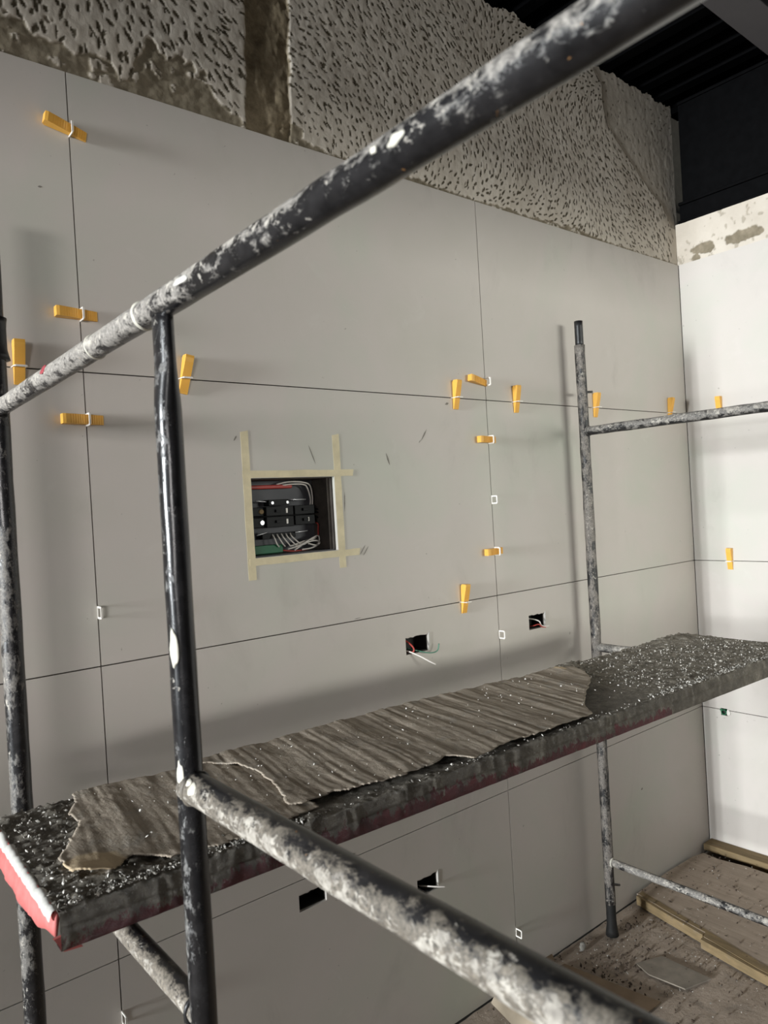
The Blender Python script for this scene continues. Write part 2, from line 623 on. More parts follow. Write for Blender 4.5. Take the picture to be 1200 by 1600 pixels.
T = {}
T['rail_top'] = tube_material('tube_top_rail', 0.62, 0.50, (-0.5, -0.2, 0.8), 0.10, 0.58, 0.42, (182, 176, 168), 0.26, (0.50, 0.90, 0.10), 0.6, 85)
T['rail_mid'] = tube_material('tube_middle_rail', 0.74, 0.56, (-0.85, -0.2, -0.45), 0.17, 0.62, 0.0, (142, 133, 120), 0.35, None, 0.6, 95)  # left and lower sides paler: side light painted into the mortar cover
T['rail_low'] = tube_material('tube_low_rail', 0.74, 0.50, (-0.9, -0.3, -0.1), 0.16, 0.46, 0.0, (158, 148, 134), 0.35, None, 0.6, 95)
T['post_a'] = tube_material('tube_wall_post', 0.54, 0.38, (-1, -0.2, 0), 0.12, 0.44, 0.30, (140, 135, 128), 0.27)
T['post_b'] = tube_material('tube_inner_post', 0.40, 0.36, (-1, 0.1, 0), 0.09, 0.38, 0.30, (146, 144, 140), 0.22)
T['post_p'] = tube_material('tube_far_post', 0.70, 0.46, (-0.8, -0.5, 0), 0.10, 0.3, 0.0, (158, 150, 141), 0.5, None, 0.4, 75)
T['rail_p'] = tube_material('tube_far_rail', 0.62, 0.52, (-0.6, -0.2, 0.4), 0.16, 0.1, 0.0, (160, 155, 148), 0.45, None, 0.6, 80)
T['pin'] = tube_material('tube_pin', 0.30, 0.30, (0, 0, 1), 0.1, 0.4, 0.3, (110, 92, 80), 0.4)

# ================================================================== the room
XC = 2.404
ZR = [0.002, 0.5885, 1.1895, 1.7895, 2.400]
J = 0.0013
H_BOX = (0.370, 0.611, 1.378, 1.566)
H_S1 = (0.820, 0.906, 1.071, 1.120)
H_S2 = (1.343, 1.424, 1.061, 1.109)
H_S3 = (0.434, 0.514, 0.513, 0.555)
H_S4 = (0.812, 0.889, 0.403, 0.452)
HOLES = [H_BOX, H_S1, H_S2, H_S3, H_S4]
HR = (-0.104, -0.078, 0.566, 0.594)

# back wall: masonry behind, tiles in front
wall_back = holed_panel('wall_back', -3.2, 2.62, -0.02, 2.398, 0.010, 0.16, HOLES, M['backing'], None)
tag(wall_back, kind='structure')
for (xa, xb) in ((-2.4, -1.2), (-1.2, 0.0), (0.0, 1.2), (1.2, XC)):
    for k in range(4):
        za, zb = ZR[k], ZR[k + 1]
        hs = [h for h in HOLES if h[0] > xa and h[1] < xb and h[2] > za and h[3] < zb]
        t = holed_panel('tile', xa + J, xb - (J if xb < XC else 0.0012), za + (J if k else 0.001), zb - J, 0.0, 0.009, hs, M['tile'], wall_back)

# right wall
wall_right = holed_panel('wall_right', -2.6, 0.16, -0.02, 2.398, XC + 0.010, XC + 0.16, [HR], M['backing'], None, axis='x')
tag(wall_right, kind='structure')
for (ya, yb) in ((-2.4, -1.2), (-1.2, -0.001)):
    for k in range(4):
        za, zb = ZR[k], ZR[k + 1]
        hs = [h for h in (HR,) if h[0] > ya and h[1] < yb]
        if k == 0 and yb > -0.5:
            holes = [(HR[0], HR[1], HR[2], 0.70)]
        elif k == 1 and yb > -0.5:
            holes = [(HR[0], HR[1], 0.50, HR[3])]
        else:
            holes = []
        holed_panel('tile', ya + J, yb - J, za + (J if k else 0.001), zb - J, XC, XC + 0.008, holes, M['tile'], wall_right, axis='x')

# ---- hacked plaster above the tiles: real relief, chipped pits everywhere
def interp(xs, pts):
    px = [p[0] for p in pts]
    pz = [p[1] for p in pts]
    return np.interp(xs, px, pz)

def hacked(name, x0, x1, z0, z1, parent):
    st = 0.0030
    nx = int((x1 - x0) / st) + 1
    nz = int((z1 - z0) / st) + 1
    X, Z = np.meshgrid(np.linspace(x0, x1, nx), np.linspace(z0, z1, nz), indexing='ij')
    H = 0.004 * (fbm(X * 5, Z * 5, 3) - 0.5) + 0.0016 * (fbm(X * 60, Z * 60, 9) - 0.5)
    pits = np.zeros_like(X)
    rnd = random.Random(7)
    # crack line: plaster to its right is smooth
    crack = [(2.563, 2.373), (2.628, 2.316), (2.662, 2.238), (2.717, 2.151), (2.77, 2.068), (2.848, 1.957), (2.912, 1.935), (2.994, 1.935), (3.042, 1.867), (3.12, 1.80)]
    def crack_x(z):
        return np.interp(z, [c[0] for c in crack], [c[1] for c in crack])
    cell = 0.0205
    for i in range(int((x1 - x0) / cell)):
        for j in range(int((z1 - z0) / cell) + 1):
            px = x0 + (i + 0.5 + rnd.uniform(-0.48, 0.48)) * cell
            pz = z0 + (j + 0.5 + (0.5 if i % 2 else 0) + rnd.uniform(-0.48, 0.48)) * cell
            big = 0.90 if px > 0.56 else 1.15
            if rnd.random() < (0.06 if px > 0.56 else 0.22):
                continue
            keep_smooth = px > crack_x(pz) and px > 1.7
            if keep_smooth and rnd.random() < 0.8:
                continue
            n = float(vnoise(px * 1.9, pz * 2.6, 41))
            ang = (n - 0.5) * 3.6 + PI * 0.45 + rnd.gauss(0, 0.3)
            la = rnd.uniform(0.0042, 0.0115) * big
            lb = rnd.uniform(0.0018, 0.0040) * big
            ca, sa = math.cos(ang), math.sin(ang)
            rr = la * 1.8
            i0 = max(0, int((px - rr - x0) / st)); i1 = min(nx, int((px + rr - x0) / st) + 2)
            j0 = max(0, int((pz - rr - z0) / st)); j1 = min(nz, int((pz + rr - z0) / st) + 2)
            if i0 >= i1 or j0 >= j1:
                continue
            dx = X[i0:i1, j0:j1] - px
            dz = Z[i0:i1, j0:j1] - pz
            u = (dx * ca + dz * sa) / la
            v = (-dx * sa + dz * ca) / lb
            d = np.sqrt(u * u + v * v) + 0.5 * (vnoise(X[i0:i1, j0:j1] * 300, Z[i0:i1, j0:j1] * 300, 5) - 0.5)
            k = np.clip((1.30 - d) / 0.45, 0, 1)
            if keep_smooth:
                k *= 0.5
            pits[i0:i1, j0:j1] = np.maximum(pits[i0:i1, j0:j1], k)
    # exposed mortar along the tile tops
    mb = [(-0.8, 2.50), (-0.3, 2.485), (-0.118, 2.478), (-0.073, 2.474), (-0.062, 2.460), (-0.002, 2.458), (0.02, 2.444), (0.056, 2.466), (0.09, 2.462),
          (0.108, 2.440), (0.116, 2.418), (0.128, 2.420), (0.15, 2.468), (0.18, 2.503), (0.215, 2.474), (0.237, 2.470), (0.26, 2.488), (0.322, 2.481), (0.345, 2.452), (0.376, 2.428),
          (0.417, 2.412), (0.546, 2.450), (0.57, 2.43), (0.601, 2.424), (0.66, 2.405), (0.75, 2.402), (0.9, 2.406), (0.97, 2.418), (1.03, 2.408), (1.2, 2.412),
          (1.32, 2.416), (1.5, 2.412), (1.7, 2.420), (1.9, 2.410), (2.404, 2.404)]
    zb = interp(X, mb) + 0.020 * (fbm(X * 28, Z * 28, 12) - 0.5) + 0.012 * (fbm(X * 90, Z * 90, 13) - 0.5)
    mort = np.clip((zb - Z) / 0.003, 0, 1)
    # blotches of the same mortar inside and near the edges
    bl = fbm(X * 16, Z * 16, 31)
    near = np.clip(1 - (Z - zb) / 0.10, 0, 1) * (X < 0.75)
    mort = np.maximum(mort, np.clip((bl - (0.80 - 0.14 * near)) / 0.02, 0, 1) * (near > 0.05))
    # left-over islands of whitewash in the mortar band
    isl = np.clip((fbm(X * 34, Z * 34, 77) - 0.64) / 0.02, 0, 1) * (Z < zb - 0.006) * (X > -0.2)
    mort = mort * (1 - 0.8 * isl)
    # concrete column strip
    wob = 0.012 * (fbm(Z * 22 + 3, X * 0 + 1, 5) - 0.5)
    cl = 0.412 + (Z - 2.4) * 0.06 + wob
    cr = 0.545 + (Z - 2.4) * 0.04 - wob
    column = np.clip((X - cl) / 0.004, 0, 1) * np.clip((cr - X) / 0.004, 0, 1)
    H = H + 0.0009 * pits * (1 - mort) * (1 - column) + mort * (0.003 + 0.005 * (fbm(X * 40, Z * 40, 22) - 0.5))
    H = H + column * (0.005 + 0.014 * (fbm(X * 22, Z * 14, 23) - 0.5))
    # crack and the smooth plaster beyond it, recessed so no edge catches light
    cx = crack_x(Z) + 0.010 * (fbm(Z * 30, X * 0, 8) - 0.5)
    far = (Z > 2.55)
    H = H + far * (0.007 * np.exp(-((X - cx) / 0.0035) ** 2)) + far * 0.003 * np.clip((X - cx) / 0.004, 0, 1)
    Y = 0.004 + H
    # ragged top
    top = 3.055 + 0.02 * (fbm(X * 16, X * 0 + 4, 6) - 0.5) + 0.03 * (fbm(X * 45, X * 0 + 7, 16) - 0.5)
    Zt = np.where(Z > top, top, Z)
    keep = (Z <= top + 0.002)
    kf = keep[:-1, :-1] & keep[1:, 1:]
    white = (1 - mort)
    white = white * (1 - 0.22 * far * (X > cx))
    white = white * (1 - 0.8 * far * np.exp(-((X - cx) / 0.0035) ** 2))  # crack line darkened in colour, its shade painted in
    V = np.stack([X, Y, Zt], -1)
    o = grid_obj(name, V, grid_faces(nx, nz, kf), M['plaster'], parent, True,
                 {'white': ('FLOAT', white), 'column': ('FLOAT', column), 'pit': ('FLOAT', np.clip(pits * 1.5, 0, 1))})
    return o

upper = hacked('hacked_plaster', -0.9, XC + 0.02, 2.399, 3.09, wall_back)
tag(upper, 'grey render above the tiles, chipped all over with a pick')
box('masonry', -3.2, 2.62, 0.035, 0.16, 2.40, 3.04, M['backing'], wall_back)

# plaster strip on top of the right wall
def right_plaster():
    st = 0.003
    y0, y1, z0, z1 = -1.6, 0.004, 2.399, 2.565
    ny = int((y1 - y0) / st) + 1
    nz = int((z1 - z0) / st) + 1
    Y, Z = np.meshgrid(np.linspace(y0, y1, ny), np.linspace(z0, z1, nz), indexing='ij')
    H = 0.003 * (fbm(Y * 9, Z * 9, 3) - 0.5) + 0.0012 * (fbm(Y * 70, Z * 70, 9) - 0.5)
    def ell(cy, cz, a, b):
        return np.sqrt(((Y - cy) / a) ** 2 + ((Z - cz) / b) ** 2) + 0.7 * (fbm(Y * 45, Z * 45, 15) - 0.5)
    m = np.minimum(ell(-0.105, 2.438, 0.052, 0.024), ell(-0.27, 2.440, 0.075, 0.026))
    m = np.minimum(m, ell(-0.43, 2.436, 0.05, 0.02))
    m = np.minimum(m, ell(-0.75, 2.44, 0.12, 0.03))
    m = np.minimum(m, ell(-0.075, 2.41, 0.02, 0.02))
    mort = np.clip((0.95 - m) / 0.08, 0, 1)
    pits = np.clip((fbm(Y * 60, Z * 44, 55) - 0.68) / 0.03, 0, 1)
    H = H + 0.004 * mort + 0.002 * pits
    V = np.stack([XC + 0.003 + H, Y, Z], -1)
    f = grid_faces(ny, nz)[:, ::-1]
    return grid_obj('plaster_strip', V, f, M['plaster'], wall_right, True,
                    {'white': ('FLOAT', (1 - mort) * (1 - 0.5 * pits)), 'column': ('FLOAT', mort * 0), 'pit': ('FLOAT', mort * 0)})
tag(right_plaster(), 'cream plaster strip with bare mortar patches under the black beam')
box('masonry', XC + 0.035, XC + 0.16, -2.6, 0.16, 2.40, 2.555, M['backing'], wall_right)

# left wall with a window opening, front wall behind the viewer; unseen, openings shaped to shade the tiles
tag(holed_panel('wall_left', -2.75, 0.16, -0.02, 3.08, -3.2, -3.05, [(-2.3, -0.20, -0.01, 2.78)], M['shell'], None, axis='x'), kind='structure')
tag(holed_panel('wall_front', -3.2, 2.62, -0.02, 3.08, -2.75, -2.6, [(-2.8, -1.5, 1.20, 2.25), (1.20, 2.40, 1.10, 2.27)], M['shell'], None), kind='structure')

# floor
fl = []
def make_floor():
    st = 0.012
    x0, x1, y0, y1 = -3.05, XC, -2.6, 0.0
    nx = int((x1 - x0) / st) + 1
    ny = int((y1 - y0) / st) + 1
    X, Y = np.meshgrid(np.linspace(x0, x1, nx), np.linspace(y0, y1, ny), indexing='ij')
    Z = -0.004 + 0.006 * (fbm(X * 7, Y * 7, 2) - 0.5) + 0.004 * (fbm(X * 40, Y * 40, 4) - 0.5)
    o = grid_obj('floor', np.stack([X, Y, Z], -1), grid_faces(nx, ny), M['floor'])
    tag(o, kind='structure')
make_floor()

# ceiling: black ribbed steel deck
def make_ceiling():
    V = []
    F = []
    x = -3.2
    prof = []
    while x < 2.62:
        prof += [(x, 3.10), (x + 0.05, 3.10), (x + 0.065, 3.14), (x + 0.115, 3.14), (x + 0.13, 3.10)]
        x += 0.13
    for (px, pz) in prof:
        V.append((px, -2.75, pz))
        V.append((px, 0.16, pz))
    for i in range(len(prof) - 1):
        F.append((2 * i, 2 * i + 1, 2 * i + 3, 2 * i + 2))
    o = mesh_obj('ceiling', V, F, M['void'])
    tag(o, kind='structure')
make_ceiling()

# black steel channel on the right wall
beam = empty('black_steel_beam', (XC + 0.01, -1.2, 2.56))
tag(beam, 'black steel beam running along the top of the right wall', 'beam')
def bpart(name, x0, x1, z0, z1, mat=None):
    return box(name, x0, x1, -1.4, 1.19, z0, z1, mat or M['black'], beam, 0.002)
bpart('bottom_flange', -0.012, 0.14, 0.004, 0.016)
bpart('web', 0.006, 0.016, 0.012, 0.084)
bpart('lower_chord', -0.004, 0.14, 0.080, 0.092)
bpart('fascia', 0.035, 0.05, 0.09, 0.50)
bpart('upper_flange', 0.03, 0.14, 0.50, 0.512)

# grey steel beam overhead
gb = empty('grey_steel_beam', (1.2, -0.56, 2.9))
tag(gb, 'grey primed steel beam under the dark ceiling, top right', 'beam')
box('soffit', -1.3, 1.2, -0.055, 0.055, 0.0, 0.010, M['grey_steel'], gb, 0.002)
box('web', -1.3, 1.2, -0.006, 0.006, 0.009, 0.13, M['grey_steel'], gb)
box('top_flange', -1.3, 1.2, -0.055, 0.055, 0.129, 0.139, M['grey_steel'], gb, 0.002)

# ================================================================== scaffold
XA = -0.2
AY = -0.174
# ---- near frame
fa = empty('scaffold', (XA, -0.80, 0.0))
tag(fa, 'near black steel scaffold frame crossing the whole view, splashed with paint', 'scaffold')
pA = tube('post', (XA, AY, 0.0), (XA, AY, 2.06), 0.0170, T['post_a'], fa, 32, seed=3, dent=0.06)
tube('post', (XA, -1.455, 0.0), (XA, -1.455, 2.06), 0.0170, T['post_a'], fa, 32, seed=4, dent=0.06)
tube('sleeve', (XA, AY, 1.765), (XA, AY, 1.835), 0.0195, T['pin'], fa, 32, 0.01, seed=5,
     rfun=lambda s, L: 1.0 + 0.22 * math.exp(-(s / 0.010) ** 2) + 0.10 * math.exp(-((s - L) / 0.008) ** 2))
def pinch(s, L):
    e = L - s
    k = max(0.0, 1 - abs(e - 0.045) / 0.06)
    k = k * k * (3 - 2 * k)
    return (1 - 0.06 * k, 1 - 0.06 * k)
def bflat(s, L):
    e = L - s
    k = 1.0 if e < 0.045 else max(0.0, 1 - (e - 0.045) / 0.055)
    k = k * k * (3 - 2 * k)
    return (1 - 0.30 * k, 1 + 0.18 * k)      # a is the x axis for an upright tube
pB = tube('inner_post', (XA, -0.857, 0.10), (XA, -0.857, 1.682), 0.0130, T['post_b'], fa, 32, 0.012, seed=8, flat=bflat, dent=0.05)
tr = tube('top_rail', (XA, AY, 1.682), (XA, -1.455, 1.694), 0.0137, T['rail_top'], fa, 32, 0.012, seed=11, dent=0.07)
mr = tube('middle_rail', (XA, -0.857, 1.222), (XA, -1.455, 1.222), 0.0150, T['rail_mid'], fa, 32, 0.012, seed=14, dent=0.06)
lr = tube('ledger', (XA, AY, 0.997), (XA, -0.857, 0.997), 0.0125, T['rail_low'], fa, 28, 0.012, seed=17, dent=0.06)
tube('bottom_rail', (XA, AY, 0.25), (XA, -1.455, 0.25), 0.0137, T['rail_low'], fa, 24, 0.03, seed=19)
# welds
def weld(parent, c, r, mat, axis='y', seed=1):
    bm = bmesh.new()
    R, q = r, 0.0032
    seg, sg = 26, 8
    rnd = random.Random(seed)
    rows = []
    for i in range(seg):
        t = 2 * PI * i / seg
        k = q * rnd.uniform(0.75, 1.25)
        row = []
        for j in range(sg):
            p = 2 * PI * j / sg
            rad = R + k * math.cos(p)
            h = k * math.sin(p)
            if axis == 'y':
                row.append(bm.verts.new((rad * math.cos(t), h, rad * math.sin(t))))
            else:
                row.append(bm.verts.new((rad * math.cos(t), rad * math.sin(t), h)))
        rows.append(row)
    for i in range(seg):
        for j in range(sg):
            bm.faces.new((rows[i][j], rows[(i + 1) % seg][j], rows[(i + 1) % seg][(j + 1) % sg], rows[i][(j + 1) % sg]))
    me = bpy.data.meshes.new('weld')
    bm.to_mesh(me)
    bm.free()
    me.polygons.foreach_set('use_smooth', [True] * len(me.polygons))
    me.materials.append(mat)
    o = bpy.data.objects.new('weld', me)
    COL.objects.link(o)
    o.parent = parent
    o.location = local(parent, c)
    return o
weld(fa, (XA, AY - 0.016, 1.682), 0.0137, T['pin'], 'y', 1)
weld(fa, (XA, -0.870, 1.222), 0.0138, T['rail_mid'], 'y', 3)
weld(fa, (XA, -0.843, 0.997), 0.0125, T['pin'], 'y', 4)
# dried paint on the tubes
tag(blob('paint_blob', (XA - 0.0125, -0.492, 1.6905), (0.0014, 0.009, 0.0060), M['dark_red'], fa, (0.1, 0.4, 0), 14), 'dull red paint dab on the top rail')
AZ = math.atan2(-0.52, -0.86)
tag(blob('paint_blob', (XA - 0.0113, -0.857 - 0.0068, 1.357), (0.0020, 0.0042, 0.017), M['paint'], fa, (0, 0, AZ), 3), 'long white paint drip on the inner post')
tag(blob('paint_blob', (XA - 0.0132, -1.222, 1.6915), (0.0022, 0.0068, 0.0032), M['paint'], fa, (-0.15, 0, 0), 4), 'oval white paint splash on the top rail')
blob('paint_blob', (XA - 0.0132, -1.203, 1.6930), (0.0018, 0.0030, 0.0022), M['paint'], fa, (0.1, 0, 0), 5)
blob('paint_blob', (XA - 0.0130, -0.930, 1.6900), (0.0016, 0.016, 0.0045), M['wedge_white'], fa, (0.05, 0.15, 0), 6)
blob('paint_blob', (XA - 0.0122, -0.888, 1.2290), (0.0020, 0.0065, 0.0050), M['paint'], fa, (0, 0.6, 0), 7)
blob('paint_blob', (XA - 0.0104, -0.878, 1.2325), (0.0018, 0.0035, 0.0035), M['paint'], fa, (0, 0.7, 0), 8)
blob('paint_blob', (XA - 0.0118, -0.857 - 0.0045, 1.232), (0.0014, 0.0040, 0.020), M['paint'], fa, (0, 0, AZ - 0.2), 9)
# ring of white paint round the top rail
def ring(parent, y, z, r, half, mat):
    V = []
    F = []
    seg = 30
    for i in range(seg):
        t = 2 * PI * i / seg
        wv = half * (0.7 + 0.6 * float(vnoise(i * 0.45, 1.0, 3)))
        for (dy, rr) in ((-wv, r - 0.0004), (-wv * 0.4, r + 0.0011), (wv * 0.4, r + 0.0011), (wv, r - 0.0004)):
            V.append((math.cos(t) * rr, dy + 0.004 * math.sin(t + 1.2), math.sin(t) * rr))
    for i in range(seg):
        k = (i + 1) % seg
        for j in range(3):
            F.append((i * 4 + j, k * 4 + j, k * 4 + j + 1, i * 4 + j + 1))
    o = mesh_obj('paint_ring', V, F, mat, parent, True)
    o.location = local(parent, (XA, y, z))
    return o
ring(fa, -0.812, 1.6882, 0.0139, 0.0030, M['paint'])
ring(fa, -0.665, 1.6867, 0.0139, 0.0010, M['paint'])
for y in (-0.005,):
    box('base_plate', -0.05, 0.05, -0.05, 0.05, 0.0, 0.006, M['black'], fa, 0.001, loc=local(fa, (XA, AY, 0)))
    box('base_plate', -0.05, 0.05, -0.05, 0.05, 0.0, 0.006, M['black'], fa, 0.001, loc=local(fa, (XA, -1.455, 0)))

# ---- far frame
XP = 1.6
PY = -0.0675
fp = empty('scaffold', (XP, -0.7, 0.0))
tag(fp, 'far mortar-greyed scaffold frame standing by the corner, with open top pin', 'scaffold')
for yy in (PY, -1.31):
    tube('post', (XP, yy, 0.11), (XP, yy, 1.982), 0.0168, T['post_p'], fp, 28, seed=23, dent=0.12)
    tube('coupling_pin', (XP, yy, 1.975), (XP, yy, 2.062), 0.0138, T['pin'], fp, 24, seed=24)
    ft = tube('foot', (XP, yy, 0.004), (XP, yy, 0.125), 0.0160, M['rubber'], fp, 24, seed=26,
              rfun=lambda s, L: 1.0 + 0.35 * max(0, 1 - s / (L * 0.35)))
tube('lock_pin', (XP + 0.012, PY, 1.826), (XP + 0.052, PY - 0.002, 1.829), 0.0042, T['pin'], fp, 12, seed=25)
tube('lock_pin', (XP + 0.012, PY, 0.170), (XP + 0.050, PY - 0.004, 0.155), 0.0042, T['pin'], fp, 12, seed=28)
tube('top_rail', (XP, PY, 1.694), (XP, -1.31, 1.694), 0.0150, T['rail_p'], fp, 28, seed=31, dent=0.10)
tube('ledger', (XP, PY, 0.972), (XP, -1.31, 0.972), 0.0145, T['rail_p'], fp, 28, seed=33, dent=0.08)
tube('bottom_rail', (XP, PY, 0.253), (XP, -1.31, 0.250), 0.0120, T['rail_p'], fp, 24, seed=36, dent=0.12)
tube('inner_post', (XP, -0.857, 0.25), (XP, -0.857, 1.69), 0.0130, T['post_p'], fp, 24, seed=38)
weld(fp, (XP, PY - 0.017, 1.694), 0.0150, T['rail_p'], 'y', 11)
weld(fp, (XP, PY - 0.017, 0.253), 0.0125, M['paint'], 'y', 12)

# ---- plank
PO = Vector((-0.274, -0.337, 1.060))
PU = Vector((1.877, -0.040, -0.015))
PL = PU.length
PUn = PU.normalized()
PVn = Vector((PUn.y, -PUn.x, 0)).normalized()       # towards the viewer
PW = 0.343
PN = PUn.cross(PVn)
if PN.z < 0:
    PN = -PN
TH = 0.041
plank = empty('scaffold_plank', tuple(PO))
tag(plank, 'red steel scaffold plank caked in mortar, lying across both frames', 'plank')

def make_plank():
    st = 0.0030
    prof = []       # (v, h, nv, nh, kind)
    n = int(TH / st)
    for i in range(n):
        prof.append((0.0, -TH + TH * i / n, -1, 0, 0.0))
    n = int(PW / st)
    for i in range(n):
        prof.append((PW * i / n, 0.0, 0, 1, 1.0))
    n = int(TH / 0.0022)
    for i in range(n + 1):
        t = i / n
        prof.append((PW + 0.004 * math.sin(t * 2.2), -TH * t, 1, 0, 2.0 + t))
    for i in range(1, 5):
        prof.append((PW - 0.004 * i, -TH, 0, -1, 3.2))
    m = len(prof)
    nu = int(PL / st) + 1
    U = np.linspace(0, PL, nu)[:, None] * np.ones((1, m))
    Pv = np.array([p[0] for p in prof])[None, :] * np.ones((nu, 1))
    Ph = np.array([p[1] for p in prof])[None, :] * np.ones((nu, 1))
    Nv = np.array([p[2] for p in prof])[None, :] * np.ones((nu, 1))
    Nh = np.array([p[3] for p in prof])[None, :] * np.ones((nu, 1))
    K = np.array([p[4] for p in prof])[None, :] * np.ones((nu, 1))
    S = (np.arange(m) * st)[None, :] * np.ones((nu, 1))
    top = (K == 1.0)
    side = (K >= 2.0)
    # crust
    lump = fbm(U * 42, S * 60, 3, 5)
    grit = fbm(U * 150, S * 150, 8, 3)
    zoneL = np.clip((0.42 - U) / 0.15, 0, 1)
    zoneR = np.clip((U - 1.15) / 0.15, 0, 1)
    edge = np.exp(-((PW - Pv) / 0.022) ** 2) + 0.7 * np.exp(-(Pv / 0.018) ** 2)
    amp = 0.0020 + 0.0060 * zoneL + 0.0040 * zoneR + 0.0035 * edge
    bumpy = np.clip(lump - 0.47, 0, 1) * 2.2 + 1.1 * np.clip(grit - 0.5, 0, 1)
    D = amp * bumpy * top
    drip = np.clip(fbm(U * 55, S * 9, 21, 4) - 0.52, 0, 1) * 2.2
    D = D + side * (0.0035 * drip * np.clip(1 - (K - 2.0) * 0.8, 0, 1) + 0.0012 * (fbm(U * 60, S * 60, 5) - 0.5))
    # folded seam along the side
    D = D - side * 0.0022 * np.exp(-((K - 2.46) / 0.05) ** 2)
    # gentle sag of the sheet and rounded mound at the far end corner
    sag = -0.004 * np.sin(PI * np.clip(U / PL, 0, 1)) * top * np.sin(PI * Pv / PW)
    mound = top * (0.008 * np.exp(-((U - 1.76) / 0.09) ** 2 - ((Pv - 0.03) / 0.05) ** 2) + 0.006 * np.exp(-((U - 1.30) / 0.05) ** 2 - (Pv / 0.03) ** 2))
    D = D + sag + mound
    Vv = Pv + Nv * D
    Hh = Ph + Nh * D
    Uu = U + 0.004 * (fbm(S * 40, U * 0, 6) - 0.5) * (U > PL - 0.01)
    P = Uu[..., None] * np.array(PUn) + Vv[..., None] * np.array(PVn) + Hh[..., None] * np.array(PN)
    red = np.where(K >= 2.0, np.clip((K - 2.0) * 1.15, 0, 1) - 0.12, -0.6)
    red = np.where(K < 1.0, 0.5, red)
    # painted red where the side is clean, grey where mortar ran over: varies along the length
    red = red * 1.0 + np.where(side, 0.55 * (fbm(U * 3.1 + 2.3, U * 0, 14) - 0.50), 0)
    red = red - 0.9 * (side & (U > 1.22)) - 0.25 * (side & (U < 0.2))
    pale = np.clip(0.35 + 0.40 * zoneR + 0.55 * zoneL + 0.6 * edge, 0, 1)
    pale = np.where(side, np.clip(1.0 - (K - 2.0) * 1.1, 0.1, 1) * 0.5, pale)
    dark = np.where(side, 0.75 - 0.7 * np.clip(fbm(U * 45, S * 14, 61, 4) * 2.4 - 1.15, 0, 1), 0.0)  # near side darkened in colour where little light falls, less at drips
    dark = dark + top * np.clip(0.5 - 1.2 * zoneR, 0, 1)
    o = grid_obj('deck', P, grid_faces(nu, m), M['crust'], plank, True, {'red': ('FLOAT', red), 'pale': ('FLOAT', pale), 'dark': ('FLOAT', dark)})
    tag(o, 'deck sheet hidden under grey mortar, red paint showing on its edge')
make_plank()

def pp(u, v, h=0.0):
    """plank coordinates -> world"""
    return PO + PUn * u + PVn * v + PN * h

def pl(u, v, h=0.0):
    return pp(u, v, h) - PO

# end cap, left end: folded plate with a torn corner
def end_cap(u, name, mat, sgn):
    n = 40
    V = []
    for i in range(n + 1):
        v = PW * i / n
        lo = -0.031 - 0.003 * min(1, i / n * 1.5) + 0.004 * float(vnoise(i * 0.6, 1.5, 9))
        if i < 8:
            lo *= 0.55 + 0.45 * i / 8
        if i > n - 6:
            lo += 0.0015 * (i - n + 6)
        bulge = 0.009 * math.sin(PI * min(1, i / n)) + 0.001
        for (uu, hh) in ((0.0, 0.001), (-0.003 * sgn, -0.004), (-(0.004 + 0.5 * bulge) * sgn, -0.016), (-(0.003 + bulge) * sgn, lo), (-bulge * sgn, lo), (0.002 * sgn, -0.006)):
            q = 0.003 * float(vnoise(i * 0.8, hh * 100, 4))
            V.append(pl(u + uu - q * sgn, v, hh))
    F = []
    for i in range(n):
        for j in range(6):
            k = (j + 1) % 6
            F.append((i * 6 + j, (i + 1) * 6 + j, (i + 1) * 6 + k, i * 6 + k))
    F.append(tuple(range(6)))
    F.append(tuple(reversed([n * 6 + j for j in range(6)])))
    return mesh_obj(name, V, F, mat, plank, True)
tag(end_cap(0.0, 'end_cap', M['pink'], 1), 'bright red end plate of the plank')
end_cap(PL, 'end_cap', M['crust'], -1)
# whitish mortar lip along the left end
def lip():
    n = 70
    V = []
    for i in range(n + 1):
        v = PW * i / n
        a = 0.0022 + 0.0030 * float(vnoise(i * 0.5, 2, 3))
        for j in range(7):
            t = PI * j / 6
            V.append(pl(-0.003 + 0.007 * math.cos(t), v, -0.004 + 0.004 * (float(vnoise(i * 0.9, 5, 6)) - 0.5) + a * math.sin(t) * 1.6 - 0.003 * (math.cos(t) < -0.5)))
    F = []
    for i in range(n):
        for j in range(6):
            F.append((i * 7 + j, i * 7 + j + 1, (i + 1) * 7 + j + 1, (i + 1) * 7 + j))
    o = mesh_obj('mortar_lip', V, F, M['wedge_white'], plank, True)
    tag(o, 'pale dried mortar along the left end of the plank')
lip()
# torn corner tab and hooks that catch the ledgers
def tab(name, pts, th, mat, label=None):
    V = [pl(*p) for p in pts] + [pl(*p) + PVn * th for p in pts]
    n = len(pts)
    F = [tuple(range(n)), tuple(reversed(range(n, 2 * n)))]
    for i in range(n):
        k = (i + 1) % n
        F.append((i, n + i, n + k, k))
    o = mesh_obj(name, V, F, mat, plank)
    if label:
        tag(o, label)
    return o
tab('corner_tab', [(-0.006, PW - 0.006, -0.028), (0.012, PW - 0.006, -0.026), (0.022, PW - 0.006, -0.033), (0.016, PW - 0.006, -0.038), (0.024, PW - 0.006, -0.047), (0.004, PW - 0.006, -0.045)], 0.004, M['pink'], 'bent red metal tab at the near corner')
tab('hook', [(0.050, 0.30, -0.036), (0.066, 0.30, -0.036), (0.064, 0.30, -0.058), (0.060, 0.30, -0.060)], 0.004, M['pink'], 'pointed pink hook under the plank')
tab('hook', [(0.050, 0.05, -0.036), (0.066, 0.05, -0.036), (0.064, 0.05, -0.058), (0.060, 0.05, -0.060)], 0.004, M['pink'])
